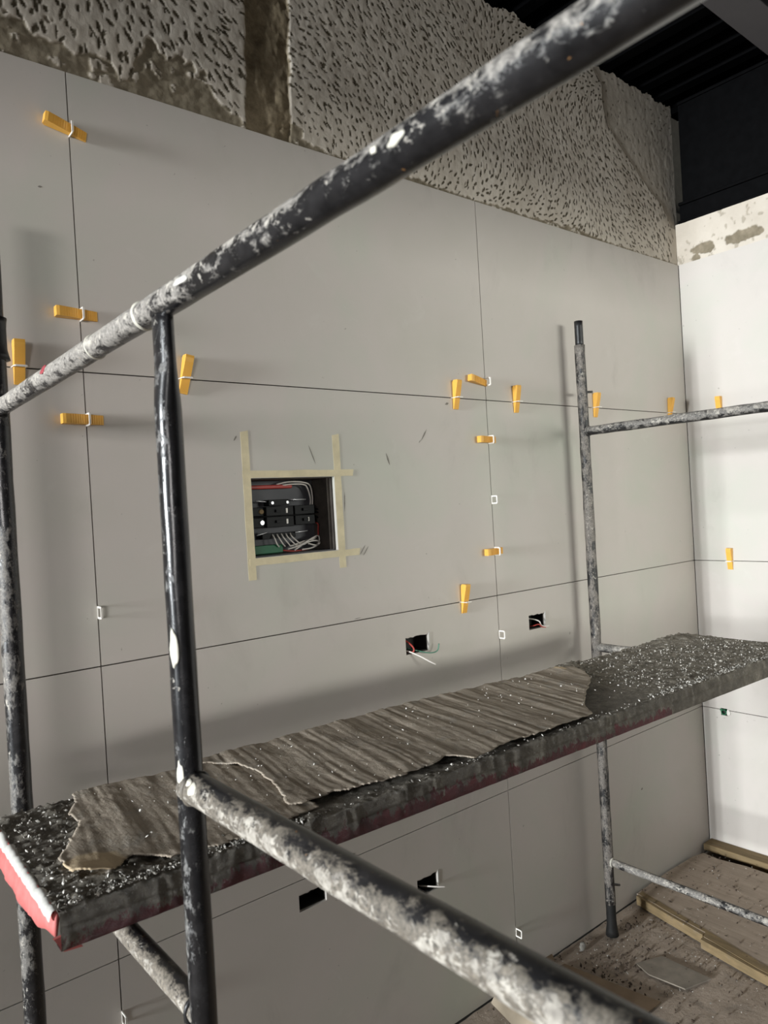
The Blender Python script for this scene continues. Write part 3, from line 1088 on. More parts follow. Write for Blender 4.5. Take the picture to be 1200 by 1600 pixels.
for v in (0.05, 0.29):
    tab('hook', [(PL - 0.030, v, -0.036), (PL + 0.012, v, -0.012), (PL + 0.018, v, -0.040), (PL + 0.012, v, -0.062), (PL + 0.006, v, -0.060), (PL + 0.002, v, -0.041)], 0.005, M['black'])

# ---- torn cardboard lying on the plank
def poly_mask(px, py, poly):
    inside = np.zeros(px.shape, bool)
    n = len(poly)
    j = n - 1
    for i in range(n):
        xi, yi = poly[i]
        xj, yj = poly[j]
        c = ((yi > py) != (yj > py)) & (px < (xj - xi) * (py - yi) / (yj - yi + 1e-12) + xi)
        inside ^= c
        j = i
    return inside

def to_uv(p):
    d = Vector((p[0], p[1], 1.062)) - PO
    return (d.dot(PUn), d.dot(PVn))

def card_sheet(name, poly, h0, seed, ridge, label, clean=None, lift=None):
    q = [to_uv(p) for p in poly]
    st = 0.0024
    u0 = min(p[0] for p in q) - 0.006; u1 = max(p[0] for p in q) + 0.006
    v0 = min(p[1] for p in q) - 0.006; v1 = max(p[1] for p in q) + 0.006
    nu = int((u1 - u0) / st) + 1
    nv = int((v1 - v0) / st) + 1
    U, V = np.meshgrid(np.linspace(u0, u1, nu), np.linspace(v0, v1, nv), indexing='ij')
    wx = 0.007 * (fbm(U * 60, V * 60, seed + 1, 3) - 0.5)
    wy = 0.007 * (fbm(U * 60, V * 60, seed + 2, 3) - 0.5)
    ins = poly_mask(U + wx, V + wy, q)
    # creases run across the plank, slanting a little
    t = U + 0.16 * V + 0.02 * (fbm(U * 5, V * 5, seed + 5) - 0.5)
    r = fbm(t * 38, V * 2.2, seed + 7, 3)
    r2 = fbm(t * 120, V * 3.0, seed + 8, 2)
    H = h0 + ridge * (0.0052 * (r - 0.42) + 0.0016 * (r2 - 0.5)) + 0.005 * (fbm(U * 9, V * 9, seed + 6) - 0.4) + 0.0012 * (fbm(U * 90, V * 90, seed + 9) - 0.5)
    H = np.maximum(H, 0.0030)
    C = np.zeros_like(U)
    if lift:
        for (cu, cv, a, hh) in lift:
            g = np.exp(-((U - cu) ** 2 + (V - cv) ** 2) / a ** 2)
            H = H + hh * g
    if clean:
        for (cu, cv, a, b) in clean:
            d = np.sqrt(((U - cu) / a) ** 2 + ((V - cv) / b) ** 2) + 0.35 * (fbm(U * 40, V * 40, 3) - 0.5)
            C = np.maximum(C, np.clip((1 - d) / 0.15, 0, 1))
    P = U[..., None] * np.array(PUn) + V[..., None] * np.array(PVn) + H[..., None] * np.array(PN)
    kf = ins[:-1, :-1] & ins[1:, 1:] & ins[1:, :-1] & ins[:-1, 1:]
    o = grid_obj(name, P, grid_faces(nu, nv, kf), M['card'], None, True, {'clean': ('FLOAT', C)})
    o.location = tuple(PO)
    # face up
    md = o.modifiers.new('thick', 'SOLIDIFY')
    md.thickness = 0.0022
    md.offset = 0
    tag(o, label, 'cardboard', 'torn cardboard pieces on the plank')
    return o

sheetA = [(-0.166, -0.335), (-0.127, -0.332), (-0.016, -0.352), (0.060, -0.352), (0.100, -0.40), (0.110, -0.48), (0.095, -0.56), (0.075, -0.66),
          (-0.039, -0.672), (-0.085, -0.668), (-0.112, -0.652), (-0.140, -0.655), (-0.175, -0.615), (-0.206, -0.640), (-0.226, -0.640), (-0.252, -0.628),
          (-0.248, -0.560), (-0.214, -0.500), (-0.190, -0.455), (-0.193, -0.414), (-0.174, -0.375)]
sheetB = [(0.009, -0.352), (0.066, -0.346), (0.224, -0.345), (0.394, -0.345), (0.542, -0.350), (0.697, -0.364), (0.798, -0.372), (0.93, -0.385), (0.992, -0.425),
          (0.975, -0.470), (0.930, -0.520), (0.860, -0.560), (0.790, -0.600), (0.735, -0.640), (0.700, -0.682), (0.560, -0.688), (0.46, -0.680), (0.36, -0.690), (0.335, -0.650), (0.30, -0.665),
          (0.236, -0.664), (0.150, -0.650), (0.118, -0.635), (0.060, -0.640), (0.042, -0.628), (0.070, -0.55), (0.080, -0.48), (0.075, -0.42), (0.045, -0.375)]
ca = to_uv((-0.225, -0.605))
card_sheet('cardboard_sheet', sheetA, 0.0050, 50, 0.9, 'small torn cardboard piece with a pale curled corner, left end of the plank',
           clean=[(ca[0], ca[1] + 0.012, 0.045, 0.05)], lift=[(ca[0] - 0.02, ca[1] + 0.03, 0.035, 0.012)])  # curl: beige card, paler in colour where left light catches
card_sheet('cardboard_sheet', sheetB, 0.0085, 70, 1.1, 'long creased dusty cardboard sheet covering the middle of the plank',
           clean=[(to_uv((0.955, -0.400))[0], to_uv((0.955, -0.400))[1], 0.012, 0.035)], lift=[(1.24, 0.04, 0.05, 0.006)])

# ---- loose crumbs (nobody could count them)
def crumbs(name, pts, mat, label, cat, seed):
    rnd = random.Random(seed)
    V = []
    F = []
    for (p, s) in pts:
        b = len(V)
        ax = [Vector((rnd.gauss(0, 1), rnd.gauss(0, 1), rnd.gauss(0, 1))).normalized() for _ in range(2)]
        a = ax[0]
        c = a.cross(ax[1]).normalized()
        d = a.cross(c)
        sa, sc, sd = s * rnd.uniform(0.7, 1.4), s * rnd.uniform(0.4, 0.9), s * rnd.uniform(0.25, 0.6)
        for q in (a * sa, -a * sa, c * sc, -c * sc, d * sd, -d * sd):
            V.append(tuple(Vector(p) + q))
        for f in ((0, 2, 4), (2, 1, 4), (1, 3, 4), (3, 0, 4), (2, 0, 5), (1, 2, 5), (3, 1, 5), (0, 3, 5)):
            F.append(tuple(b + k for k in f))
    o = mesh_obj(name, V, F, mat)
    tag(o, label, cat, None, 'stuff')
    return o

rnd = random.Random(5)
pts = []
pts2 = []
for i in range(3400):
    z = rnd.random()
    if z < 0.40:
        u = rnd.uniform(1.20, PL - 0.01)
    elif z < 0.80:
        u = rnd.uniform(0.0, 0.34)
    else:
        u = rnd.uniform(0.0, PL)
    v = rnd.uniform(0.004, PW - 0.004) if rnd.random() < 0.7 else PW - abs(rnd.gauss(0, 0.012)) - 0.002
    if 0.10 < u < 1.22 and 0.02 < v < PW - 0.022:
        continue
    s = rnd.uniform(0.0010, 0.0030) * (1.25 if rnd.random() < 0.1 else 1)
    (pts if rnd.random() < 0.62 else pts2).append((pp(u, v, 0.0035 if u > 0.35 else 0.004), s))
for i in range(150):
    u = rnd.uniform(0.12, 1.20)
    v = rnd.uniform(0.03, PW - 0.04)
    pts2.append((pp(u, v, 0.012), rnd.uniform(0.0009, 0.0024)))
crumbs('mortar_crumbs', pts, M['chip'], 'grey mortar crumbs strewn over the scaffold plank', 'debris', 1)
crumbs('plaster_crumbs', pts2, M['chip_white'], 'white plaster crumbs strewn over the plank and cardboard', 'debris', 2)

# ================================================================== tile levelling wedges and clips
def clip_mesh():
    """a flat white frame: plate in the joint with a window for the wedge. local x: along joint, y: out of wall (-y), z: thickness"""
    bm = bmesh.new()
    out = [(-0.015, 0.004), (0.015, 0.004), (0.015, -0.022), (0.012, -0.026), (-0.012, -0.026), (-0.015, -0.022)]
    inn = [(-0.0105, -0.002), (0.0105, -0.002), (0.0105, -0.019), (0.009, -0.0215), (-0.009, -0.0215), (-0.0105, -0.019)]
    t = 0.0009
    vo = [[bm.verts.new((x, y, z)) for x, y in out] for z in (-t, t)]
    vi = [[bm.verts.new((x, y, z)) for x, y in inn] for z in (-t, t)]
    n = 6
    for i in range(n):
        k = (i + 1) % n
        bm.faces.new((vo[0][i], vi[0][i], vi[0][k], vo[0][k]))
        bm.faces.new((vo[1][i], vo[1][k], vi[1][k], vi[1][i]))
        bm.faces.new((vo[0][i], vo[0][k], vo[1][k], vo[1][i]))
        bm.faces.new((vi[0][i], vi[1][i], vi[1][k], vi[0][k]))
    # stiffening ridge on the outer rung
    for zz in (-1, 1):
        a = [bm.verts.new(p) for p in ((-0.012, -0.0262, zz * t), (0.012, -0.0262, zz * t), (0.012, -0.0235, zz * t), (-0.012, -0.0235, zz * t))]
        b = [bm.verts.new((v.co.x, v.co.y, zz * t * 2.0)) for v in a]
        bm.faces.new(b)
        for i in range(4):
            bm.faces.new((a[i], a[(i + 1) % 4], b[(i + 1) % 4], b[i]))
    bmesh.ops.recalc_face_normals(bm, faces=bm.faces)
    me = bpy.data.meshes.new('tile_clip')
    bm.to_mesh(me)
    bm.free()
    me.materials.append(M['clip'])
    return me

def wedge_mesh():
    """x: thin end (+) to thick end (-), length 84 mm, y: out of wall (-y), z: width; toothed ramp"""
    L, W = 0.084, 0.0195
    n = 17
    top = []
    for i in range(n + 1):
        x = -L * 0.60 + L * i / n
        h = 0.0235 - 0.0195 * i / n
        top.append((x, -h))
        if 2 < i < n:
            top.append((x + 0.0002, -h - 0.0007))
    bot = [(top[-1][0], -0.0012), (top[0][0] + 0.004, -0.0012), (top[0][0] - 0.0012, -0.0055)]
    top[0] = (top[0][0] - 0.001, top[0][1] + 0.002)
    prof = top + bot
    m = len(prof)
    bm = bmesh.new()
    va = [bm.verts.new((x, y, -W / 2)) for x, y in prof]
    vb = [bm.verts.new((x, y, W / 2)) for x, y in prof]
    bm.faces.new(va)
    bm.faces.new(list(reversed(vb)))
    for i in range(m):
        k = (i + 1) % m
        bm.faces.new((va[i], vb[i], vb[k], va[k]))
    bmesh.ops.recalc_face_normals(bm, faces=bm.faces)
    me = bpy.data.meshes.new('levelling_wedge')
    bm.to_mesh(me)
    bm.free()
    me.materials.append(M['wedge'])
    return me

CM = clip_mesh()
WM = wedge_mesh()

def place(me, name, loc, rot, label, cat, group, scale=(1, 1, 1)):
    o = bpy.data.objects.new(name, me)
    COL.objects.link(o)
    o.location = loc
    o.rotation_euler = rot
    o.scale = (0.86, 0.92, 1) if cat == 'clip' else scale
    tag(o, label, cat, group)
    return o

GW = 'amber tile levelling wedges'
GC = 'white tile levelling clips'
def hw(x, z, label, clabel, tilt=0.0, dx=0.0, out=0.0):
    place(WM, 'levelling_wedge', (x + dx, -out, z), (0, tilt, 0), label, 'wedge', GW)
    place(CM, 'tile_clip', (x, 0, z), (0, -PI / 2, 0), clabel, 'clip', GC)
def vw(x, z, label, clabel, tilt=0.0, dz=0.0):
    # thick end up
    place(WM, 'levelling_wedge', (x, 0, z + dz), (0, PI / 2 + tilt, 0), label, 'wedge', GW)
    place(CM, 'tile_clip', (x, 0, z), (0, 0, 0), clabel, 'clip', GC)
def co(x, z, label, rot=0.0):
    place(CM, 'tile_clip', (x, 0, z), (0, -PI / 2 + rot, 0), label, 'clip', GC)

hw(0.0, 2.279, 'amber wedge tilted in the left upright joint, topmost of all', 'white clip holding the topmost tilted wedge', 0.17)
hw(0.0, 1.905, 'amber wedge lying level in the left upright joint above the scaffold rail', 'white clip on the level wedge above the scaffold rail')
hw(0.0, 1.692, 'amber wedge in the left upright joint just under the scaffold top rail', 'white clip on the wedge just under the scaffold top rail')
hw(1.2, 1.845, 'amber wedge in the right upright joint above the tile crossing', 'white clip on the wedge above the right tile crossing', 0.13, -0.030)
hw(1.2, 1.668, 'amber wedge in the right upright joint below the tile crossing', 'white clip on the wedge below the right tile crossing', 0.0, -0.004)
hw(1.2, 1.326, 'amber wedge in the right upright joint right of the fuse box', 'white clip on the wedge right of the fuse box', 0.0, 0.0)
vw(-0.122, 1.7895, 'upright amber wedge at the far left beside the scaffold post', 'clip on the upright wedge at the far left')
vw(0.217, 1.7895, 'leaning amber wedge partly hidden behind the inner scaffold post', 'clip on the wedge behind the inner scaffold post', 0.16)
vw(1.065, 1.7895, 'upright amber wedge left of the right tile crossing, with a twisted clip', 'twisted grey clip just left of the right tile crossing', 0.03)
vw(1.335, 1.7895, 'upright amber wedge between the right tile crossing and the far scaffold post', 'clip on the wedge between tile crossing and far scaffold post', -0.04)
vw(1.765, 1.7895, 'upright amber wedge just right of the far scaffold post', 'clip on the wedge just right of the far scaffold post', 0.02)
vw(2.268, 1.7895, 'upright amber wedge on the grey wall close to the room corner', 'clip on the wedge close to the room corner', 0.05, 0.008)
vw(1.052, 1.1895, 'upright amber wedge in the lower joint above the left socket hole', 'clip on the wedge above the left socket hole', 0.04)
co(0.0, 1.300, 'white clip without wedge in the left upright joint, mid height')
co(0.0, 0.470, 'white clip without wedge low in the left upright joint under the plank', 0.0)
co(1.2, 1.484, 'white clip without wedge in the right upright joint, right of the fuse box top')
co(1.2, 1.070, 'white clip without wedge between the two upper socket holes')
co(1.2, 0.150, 'white clip without wedge near the floor in the right upright joint', 0.05)
def rw(y, z, label, clabel, dz=0.0, tilt=0.0):
    place(WM, 'levelling_wedge', (XC, y, z + dz), Matrix.Rotation(-PI / 2, 4, 'Z').to_3x3().to_4x4().__matmul__(Matrix.Rotation(PI / 2 + tilt, 4, 'Y')).to_euler(), label, 'wedge', GW)
    place(CM, 'tile_clip', (XC, y, z), (0, 0, -PI / 2), clabel, 'clip', GC)
rw(-0.140, 1.7895, 'upright amber wedge on the bright right wall behind the far rail', 'clip on the bright wall wedge behind the far rail', 0.0, 0.03)
rw(-0.150, 1.1895, 'lone amber wedge on the bright right wall above the plank', 'clip on the lone wedge above the plank on the bright wall', 0.0, 0.04)

# ================================================================== masking tape round the panel hole
def tape(x0, x1, z0, z1, label, off, seed, torn=True):
    n = 24
    V = []
    hor = (x1 - x0) > (z1 - z0)
    L = (x1 - x0) if hor else (z1 - z0)
    for i in range(n + 1):
        t = i / n
        e0 = 0.0015 * (float(vnoise(i * 0.7, 1, seed)) - 0.5)
        e1 = 0.0015 * (float(vnoise(i * 0.7, 5, seed)) - 0.5)
        s = (x0 if hor else z0) + L * t
        a, b = (z0 + e0, z1 + e1) if hor else (x0 + e0, x1 + e1)
        ds = 0.004 * (float(vnoise(3, i, seed)) - 0.5) if i in (0, n) else 0
        for (q, y) in ((a, -0.0002 - off), (b, -0.0002 - off), (b, -0.0007 - off), (a, -0.0007 - off)):
            V.append((s + ds + (0.004 if q == b and i == n else 0), y, q) if hor else (q, y, s + ds + (0.004 if q == b and i == n else 0)))
    F = []
    for i in range(n):
        for j in range(4):
            k = (j + 1) % 4
            F.append((i * 4 + j, i * 4 + k, (i + 1) * 4 + k, (i + 1) * 4 + j))
    F += [(0, 1, 2, 3), (n * 4 + 3, n * 4 + 2, n * 4 + 1, n * 4)]
    o = mesh_obj('masking_tape', V, F, M['tape'])
    bm = bmesh.new(); bm.from_mesh(o.data); bmesh.ops.recalc_face_normals(bm, faces=bm.faces); bm.to_mesh(o.data); bm.free()
    tag(o, label, 'tape', 'masking tape strips around the fuse box hole')
tape(0.3490, 0.3695, 1.325, 1.676, 'cream masking tape strip down the left side of the fuse box hole', 0.0, 3)
tape(0.6120, 0.6330, 1.333, 1.672, 'cream masking tape strip down the right side of the fuse box hole', 0.0, 5)
tape(0.3490, 0.6700, 1.567, 1.584, 'cream masking tape strip along the top of the fuse box hole', 0.0007, 7)
tape(0.3550, 0.6760, 1.360, 1.377, 'cream masking tape strip along the bottom of the fuse box hole', 0.0007, 9)

# ================================================================== fuse box in the wall
fb = empty('fuse_box', (0.4905, 0.06, 1.378))
tag(fb, 'open recessed fuse box full of black breakers and loose wires', 'fuse box')
def lb(name, x0, x1, y0, y1, z0, z1, mat, bevel=0.0):
    c = fb.location
    return box(name, x0 - c.x, x1 - c.x, y0 - c.y, y1 - c.y, z0 - c.z, z1 - c.z, mat, fb, bevel)
hx0, hx1, hz0, hz1 = 0.3705, 0.6105, 1.3785, 1.5655
lb('back_plate', hx0, hx1, 0.100, 0.102, hz0, hz1, M['box_steel'])
lb('side_plate', hx0, hx0 + 0.002, 0.012, 0.100, hz0, hz1, M['box_steel'])
tag(lb('side_plate', hx1 - 0.002, hx1, 0.012, 0.100, hz0, hz1, M['box_side']), 'mortar smeared side plate')
lb('top_plate', hx0, hx1, 0.012, 0.100, hz1 - 0.002, hz1, M['box_side'])
lb('bottom_plate', hx0, hx1, 0.012, 0.100, hz0, hz0 + 0.002, M['box_steel'])
lb('lip', hx1 - 0.010, hx1 - 0.002, 0.020, 0.0215, hz0 + 0.002, hz1 - 0.002, M['box_side'], 0.0003)
# breakers stand on a rail, front at y 0.055
lb('mounting_rail', 0.39, 0.60, 0.092, 0.098, 1.462, 1.486, M['breaker'])
def breaker(x0, x1, z0, z1, y0=0.052):
    b = lb('breaker', x0, x1, y0, 0.093, z0, z1, M['breaker'], 0.0012)
    c = fb.location
    def sub(name, a0, a1, b0, b1, d0, d1, mat, bev=0.0004):
        o = box(name, a0 - c.x, a1 - c.x, b0 - c.y, b1 - c.y, d0 - c.z, d1 - c.z, mat, b, bev)
        return o
    return b, sub
def screw(sub_parent, x, z, y, r=0.0045, mat=None):
    c = fb.location
    bm = bmesh.new()
    bmesh.ops.create_cone(bm, cap_ends=True, segments=16, radius1=r, radius2=r * 0.85, depth=0.004)
    bmesh.ops.rotate(bm, verts=bm.verts, cent=(0, 0, 0), matrix=Matrix.Rotation(PI / 2, 3, 'X'))
    bmesh.ops.translate(bm, verts=bm.verts, vec=(x - c.x, y - c.y, z - c.z))
    me = bpy.data.meshes.new('screw')
    bm.to_mesh(me)
    bm.free()
    me.materials.append(mat or M['metal'])
    o = bpy.data.objects.new('screw', me)
    COL.objects.link(o)
    o.parent = sub_parent
    return o
for (z0, z1) in ((1.4745, 1.498), (1.446, 1.4725)):
    b, sub = breaker(0.437, 0.516, z0, z1)
    sub('toggle', 0.462, 0.476, 0.046, 0.053, (z0 + z1) / 2 - 0.003, (z0 + z1) / 2 + 0.004, M['breaker'])
    sub('marker', 0.4935, 0.4985, 0.0508, 0.0525, (z0 + z1) / 2 - 0.006, (z0 + z1) / 2 + 0.006, M['clip'], 0.0002)
    b2, sub2 = breaker(0.374, 0.4355, z0 + 0.001, z1 - 0.001, 0.062)
    screw(b2, 0.428, (z0 + z1) / 2, 0.060, 0.0068, M['metal'] if z0 < 1.46 else M['board_edge'])
for (z0, z1) in ((1.4745, 1.498), (1.448, 1.4725)):
    b, sub = breaker(0.5225, 0.583, z0, z1, 0.056)
    sub('toggle', 0.545, 0.559, 0.050, 0.057, (z0 + z1) / 2 - 0.003, (z0 + z1) / 2 + 0.004, M['breaker'])
    if z0 < 1.46:
        sub('marker', 0.561, 0.5645, 0.0548, 0.0565, (z0 + z1) / 2 - 0.004, (z0 + z1) / 2 + 0.006, M['clip'], 0.0002)
b, sub = breaker(0.4540, 0.5130, 1.4995, 1.5150, 0.066)
screw(b, 0.463, 1.507, 0.065, 0.0045)
screw(b, 0.507, 1.507, 0.065, 0.0045)
lb('terminal_strip', 0.437, 0.535, 0.078, 0.092, 1.417, 1.431, M['breaker'], 0.001)
for (xa, za, xb, zb) in ((0.420, 1.5135, 0.450, 1.5105), (0.522, 1.5135, 0.568, 1.5125), (0.417, 1.428, 0.448, 1.4345), (0.530, 1.429, 0.568, 1.431)):
    wire('busbar', [(xa, 0.072, za), ((xa + xb) / 2, 0.070, (za + zb) / 2), (xb, 0.072, zb)], 0.0016, M['metal'], fb, 6, 3)
tag(lb('cable_bundle', 0.375, 0.535, 0.080, 0.088, 1.543, 1.553, M['wire_red'], 0.003), 'flat red cable run across the top')
lb('green_cover', 0.374, 0.490, 0.070, 0.092, 1.3815, 1.402, M['green'], 0.001)
Wm = M['wire_white']
for i in range(5):
    x = 0.466 + 0.013 * i
    wire('white_wire', [(x, 0.078, 1.428), (x - 0.001, 0.066, 1.418), (x + 0.002 + 0.004 * i, 0.062, 1.404 - 0.001 * i), (x + 0.010 + 0.005 * i, 0.066, 1.396)] +
         ([(x + 0.05, 0.066, 1.403), (0.594, 0.070, 1.412)] if i > 1 else []), 0.0018, Wm, fb)
wire('white_wire', [(0.500, 0.064, 1.388), (0.535, 0.058, 1.396), (0.570, 0.060, 1.410), (0.596, 0.066, 1.416), (0.602, 0.070, 1.404), (0.590, 0.066, 1.392), (0.560, 0.060, 1.398)], 0.0020, Wm, fb)
wire('white_wire', [(0.520, 0.064, 1.384), (0.550, 0.058, 1.400), (0.585, 0.060, 1.404), (0.600, 0.066, 1.396), (0.575, 0.066, 1.386), (0.540, 0.060, 1.384)], 0.0020, Wm, fb)
wire('white_wire', [(0.490, 0.084, 1.554), (0.520, 0.072, 1.559), (0.560, 0.070, 1.557), (0.585, 0.074, 1.548), (0.592, 0.076, 1.520), (0.593, 0.080, 1.497)], 0.0020, Wm, fb)
wire('white_wire', [(0.496, 0.086, 1.550), (0.530, 0.076, 1.553), (0.566, 0.074, 1.551), (0.580, 0.078, 1.540), (0.588, 0.080, 1.515), (0.589, 0.084, 1.497)], 0.0020, Wm, fb)
wire('red_wire', [(0.596, 0.078, 1.452), (0.598, 0.066, 1.446), (0.600, 0.070, 1.430), (0.602, 0.074, 1.414)], 0.0018, M['wire_red'], fb)
wire('red_wire', [(0.49, 0.070, 1.386), (0.52, 0.066, 1.382), (0.56, 0.066, 1.3835), (0.59, 0.074, 1.388)], 0.0018, M['wire_red'], fb)
for z in (1.484, 1.476, 1.463):
    wire('black_wire', [(0.580, 0.075, z), (0.592, 0.066, z + 0.002), (0.603, 0.072, z + 0.001)], 0.0020, M['breaker'], fb, 6, 4)

# ================================================================== socket holes
def socket(h, label, depth=0.055, wires=(), lipr=True):
    e = empty('socket_box', ((h[0] + h[1]) / 2, 0.03, h[2]))
    tag(e, label, 'socket box')
    c = e.location
    def b(name, x0, x1, y0, y1, z0, z1, mat, bev=0):
        return box(name, x0 - c.x, x1 - c.x, y0 - c.y, y1 - c.y, z0 - c.z, z1 - c.z, mat, e, bev)
    g = 0.0006
    b('back_plate', h[0] + g, h[1] - g, depth, depth + 0.002, h[2] + g, h[3] - g, M['dark_box'])
    b('side_plate', h[0] + g, h[0] + 0.002, 0.010, depth, h[2] + g, h[3] - g, M['dark_box'])
    b('side_plate', h[1] - 0.002, h[1] - g, 0.010, depth, h[2] + g, h[3] - g, M['dark_box'])
    b('top_plate', h[0] + g, h[1] - g, 0.010, depth, h[3] - 0.002, h[3] - g, M['dark_box'])
    b('bottom_plate', h[0] + g, h[1] - g, 0.010, depth, h[2] + g, h[2] + 0.002, M['dark_box'])
    for (nm, pts, r, mat) in wires:
        wire(nm, pts, r, M[mat], e)
    # broken tile edge: little irregular bites of mortar hanging at the rim
    rd = random.Random(int(h[0] * 1000))
    V = []
    F = []
    n = 9
    for i in range(n + 1):
        x = h[0] + (h[1] - h[0]) * i / n
        dz = rd.uniform(0.0010, 0.0045)
        for (y, z) in ((0.0015, h[3] + 0.0), (0.0015, h[3] - dz), (0.009, h[3] - dz * 0.8), (0.009, h[3] + 0.0)):
            V.append((x - c.x, y - c.y, z - c.z - 0.0002))
    for i in range(n):
        for j in range(4):
            k = (j + 1) % 4
            F.append((i * 4 + j, (i + 1) * 4 + j, (i + 1) * 4 + k, i * 4 + k))
    mesh_obj('chipped_rim', V, F, M['tile'], e)
    return e
socket(H_S1, 'socket hole left of the right upright joint, with red, white and green wires', wires=[
    ('white_wire', [(0.832, 0.035, 1.078), (0.832, 0.004, 1.079), (0.848, -0.026, 1.066), (0.866, -0.044, 1.051), (0.880, -0.052, 1.042)], 0.0022, 'wire_white'),
    ('red_wire', [(0.826, 0.032, 1.112), (0.833, 0.006, 1.104), (0.842, -0.006, 1.088), (0.840, -0.006, 1.078), (0.832, 0.008, 1.078)], 0.0022, 'wire_red'),
    ('green_wire', [(0.848, 0.030, 1.082), (0.862, -0.006, 1.076), (0.890, -0.020, 1.068), (0.916, -0.022, 1.070), (0.926, -0.020, 1.088)], 0.0016, 'wire_green')])
socket(H_S2, 'socket hole right of the right upright joint, with a pale curled wire', wires=[
    ('white_wire', [(1.350, 0.040, 1.094), (1.372, 0.012, 1.092), (1.388, -0.004, 1.084), (1.392, -0.008, 1.072), (1.404, -0.012, 1.066), (1.424, -0.014, 1.064)], 0.0020, 'wire_white'),
    ('red_wire', [(1.362, 0.030, 1.066), (1.368, 0.002, 1.072), (1.382, -0.008, 1.075), (1.392, -0.010, 1.066), (1.410, -0.012, 1.062)], 0.0018, 'wire_red')])
socket(H_S3, 'empty dark socket hole below the plank, left of the pair')
socket(H_S4, 'dark socket hole below the plank with one white wire poking out', wires=[
    ('white_wire', [(0.842, 0.040, 0.412), (0.850, 0.008, 0.420), (0.872, -0.014, 0.418), (0.893, -0.024, 0.414)], 0.0022, 'wire_white'),
    ('black_wire', [(0.836, 0.040, 0.420), (0.842, 0.010, 0.412), (0.856, 0.000, 0.409), (0.880, 0.004, 0.412)], 0.0022, 'breaker')])
# white box edges, as thin strips at the right rim of three holes
for (h, nm) in ((H_S1, 'left upper'), (H_S4, 'lower right'), (H_S2, 'right upper')):
    V = []
    n = 6
    for i in range(n + 1):
        z = h[2] + 0.014 + (h[3] - h[2] - 0.012) * i / n
        a = 0.0035 + 0.0015 * float(vnoise(i * 0.9, 2, 7))
        for (x, y) in ((h[1] - 0.0004, -0.0012), (h[1] + a, -0.0012), (h[1] + a, -0.0002), (h[1] - 0.0004, -0.0002)):
            V.append((x, y, z))
    F = []
    for i in range(n):
        for j in range(4):
            k = (j + 1) % 4
            F.append((i * 4 + j, i * 4 + k, (i + 1) * 4 + k, (i + 1) * 4 + j))
    F += [(3, 2, 1, 0), (n * 4, n * 4 + 1, n * 4 + 2, n * 4 + 3)]
    o = mesh_obj('box_edge_strip', V, F, M['wedge_white'], wall_back)

# pipe outlet in the right wall joint
po = empty('pipe_outlet', (XC + 0.004, -0.091, 0.580))
tag(po, 'green capped pipe outlet in the low joint of the bright wall', 'pipe')
def cyl_x(name, x0, x1, r, mat, parent, inner=None, cy=0.0, cz=0.0, seg=24):
    bm = bmesh.new()
    ro = [[bm.verts.new((x, cy + r * math.cos(2 * PI * i / seg), cz + r * math.sin(2 * PI * i / seg))) for i in range(seg)] for x in (x0, x1)]
    for i in range(seg):
        bm.faces.new((ro[0][i], ro[0][(i + 1) % seg], ro[1][(i + 1) % seg], ro[1][i]))
    if inner:
        ri = [[bm.verts.new((x, cy + inner * math.cos(2 * PI * i / seg), cz + inner * math.sin(2 * PI * i / seg))) for i in range(seg)] for x in (x0, x1)]
        for i in range(seg):
            k = (i + 1) % seg
            bm.faces.new((ri[0][i], ri[1][i], ri[1][k], ri[0][k]))
            bm.faces.new((ro[0][i], ri[0][i], ri[0][k], ro[0][k]))
            bm.faces.new((ro[1][i], ro[1][k], ri[1][k], ri[1][i]))
    else:
        bm.faces.new(list(reversed(ro[0])))
        bm.faces.new(ro[1])
    bmesh.ops.recalc_face_normals(bm, faces=bm.faces)
    me = bpy.data.meshes.new(name)
    bm.to_mesh(me)
    bm.free()
    me.materials.append(mat)
    o = bpy.data.objects.new(name, me)
    COL.objects.link(o)
    o.parent = parent
    return o
cyl_x('pipe_sleeve', -0.010, 0.060, 0.0115, M['green'], po, 0.0080)
cyl_x('pipe_plug', 0.004, 0.020, 0.0082, M['dark_box'], po)
blob('putty', (XC - 0.002, -0.108, 0.580), (0.004, 0.007, 0.012), M['chip_white'], po, (0, 0, 0), 4)
blob('putty', (XC - 0.002, -0.080, 0.588), (0.003, 0.005, 0.006), M['green'], po, (0, 0, 0), 6)

# scratches and dry smears left on the tiles: thin skins of mortar
def smear(x, z, L, wdt, ang, seed, mat):
    V = []
    F = []
    n = 8
    ca, sa = math.cos(ang), math.sin(ang)
    for i in range(n + 1):
        t = i / n - 0.5
        wv = wdt * (1 - (2 * abs(t)) ** 2) * (0.6 + 0.8 * float(vnoise(i * 0.8, seed, 3))) + 0.0002
        for s in (-1, 1):
            V.append((x + t * L * ca - s * wv * sa, -0.0004, z + t * L * sa + s * wv * ca))
    for i in range(n):
        F.append((2 * i, 2 * i + 1, 2 * i + 3, 2 * i + 2))
    return mesh_obj('mortar_smear', V, F, mat, wall_back)
for k, (x, z, L, wd, a) in enumerate(((0.794, 1.610, 0.035, 0.0022, -1.25), (0.932, 1.678, 0.040, 0.0016, 0.95), (0.915, 1.660, 0.012, 0.0010, 0.8), (1.030, 1.771, 0.016, 0.0030, 0.3),
                                       (0.547, 1.622, 0.05, 0.0012, -1.2), (-0.062, 2.152, 0.009, 0.0016, 0.2), (0.690, 1.372, 0.03, 0.0012, 0.9),
                                       (0.700, 1.368, 0.03, 0.0012, 0.9), (1.93, 0.383, 0.014, 0.0030, 0.2), (0.335, 1.66, 0.014, 0.0016, 1.0), (0.64, 1.50, 0.05, 0.0012, 1.5))):
    smear(x, z, L, wd, a, k, M['scuff'])
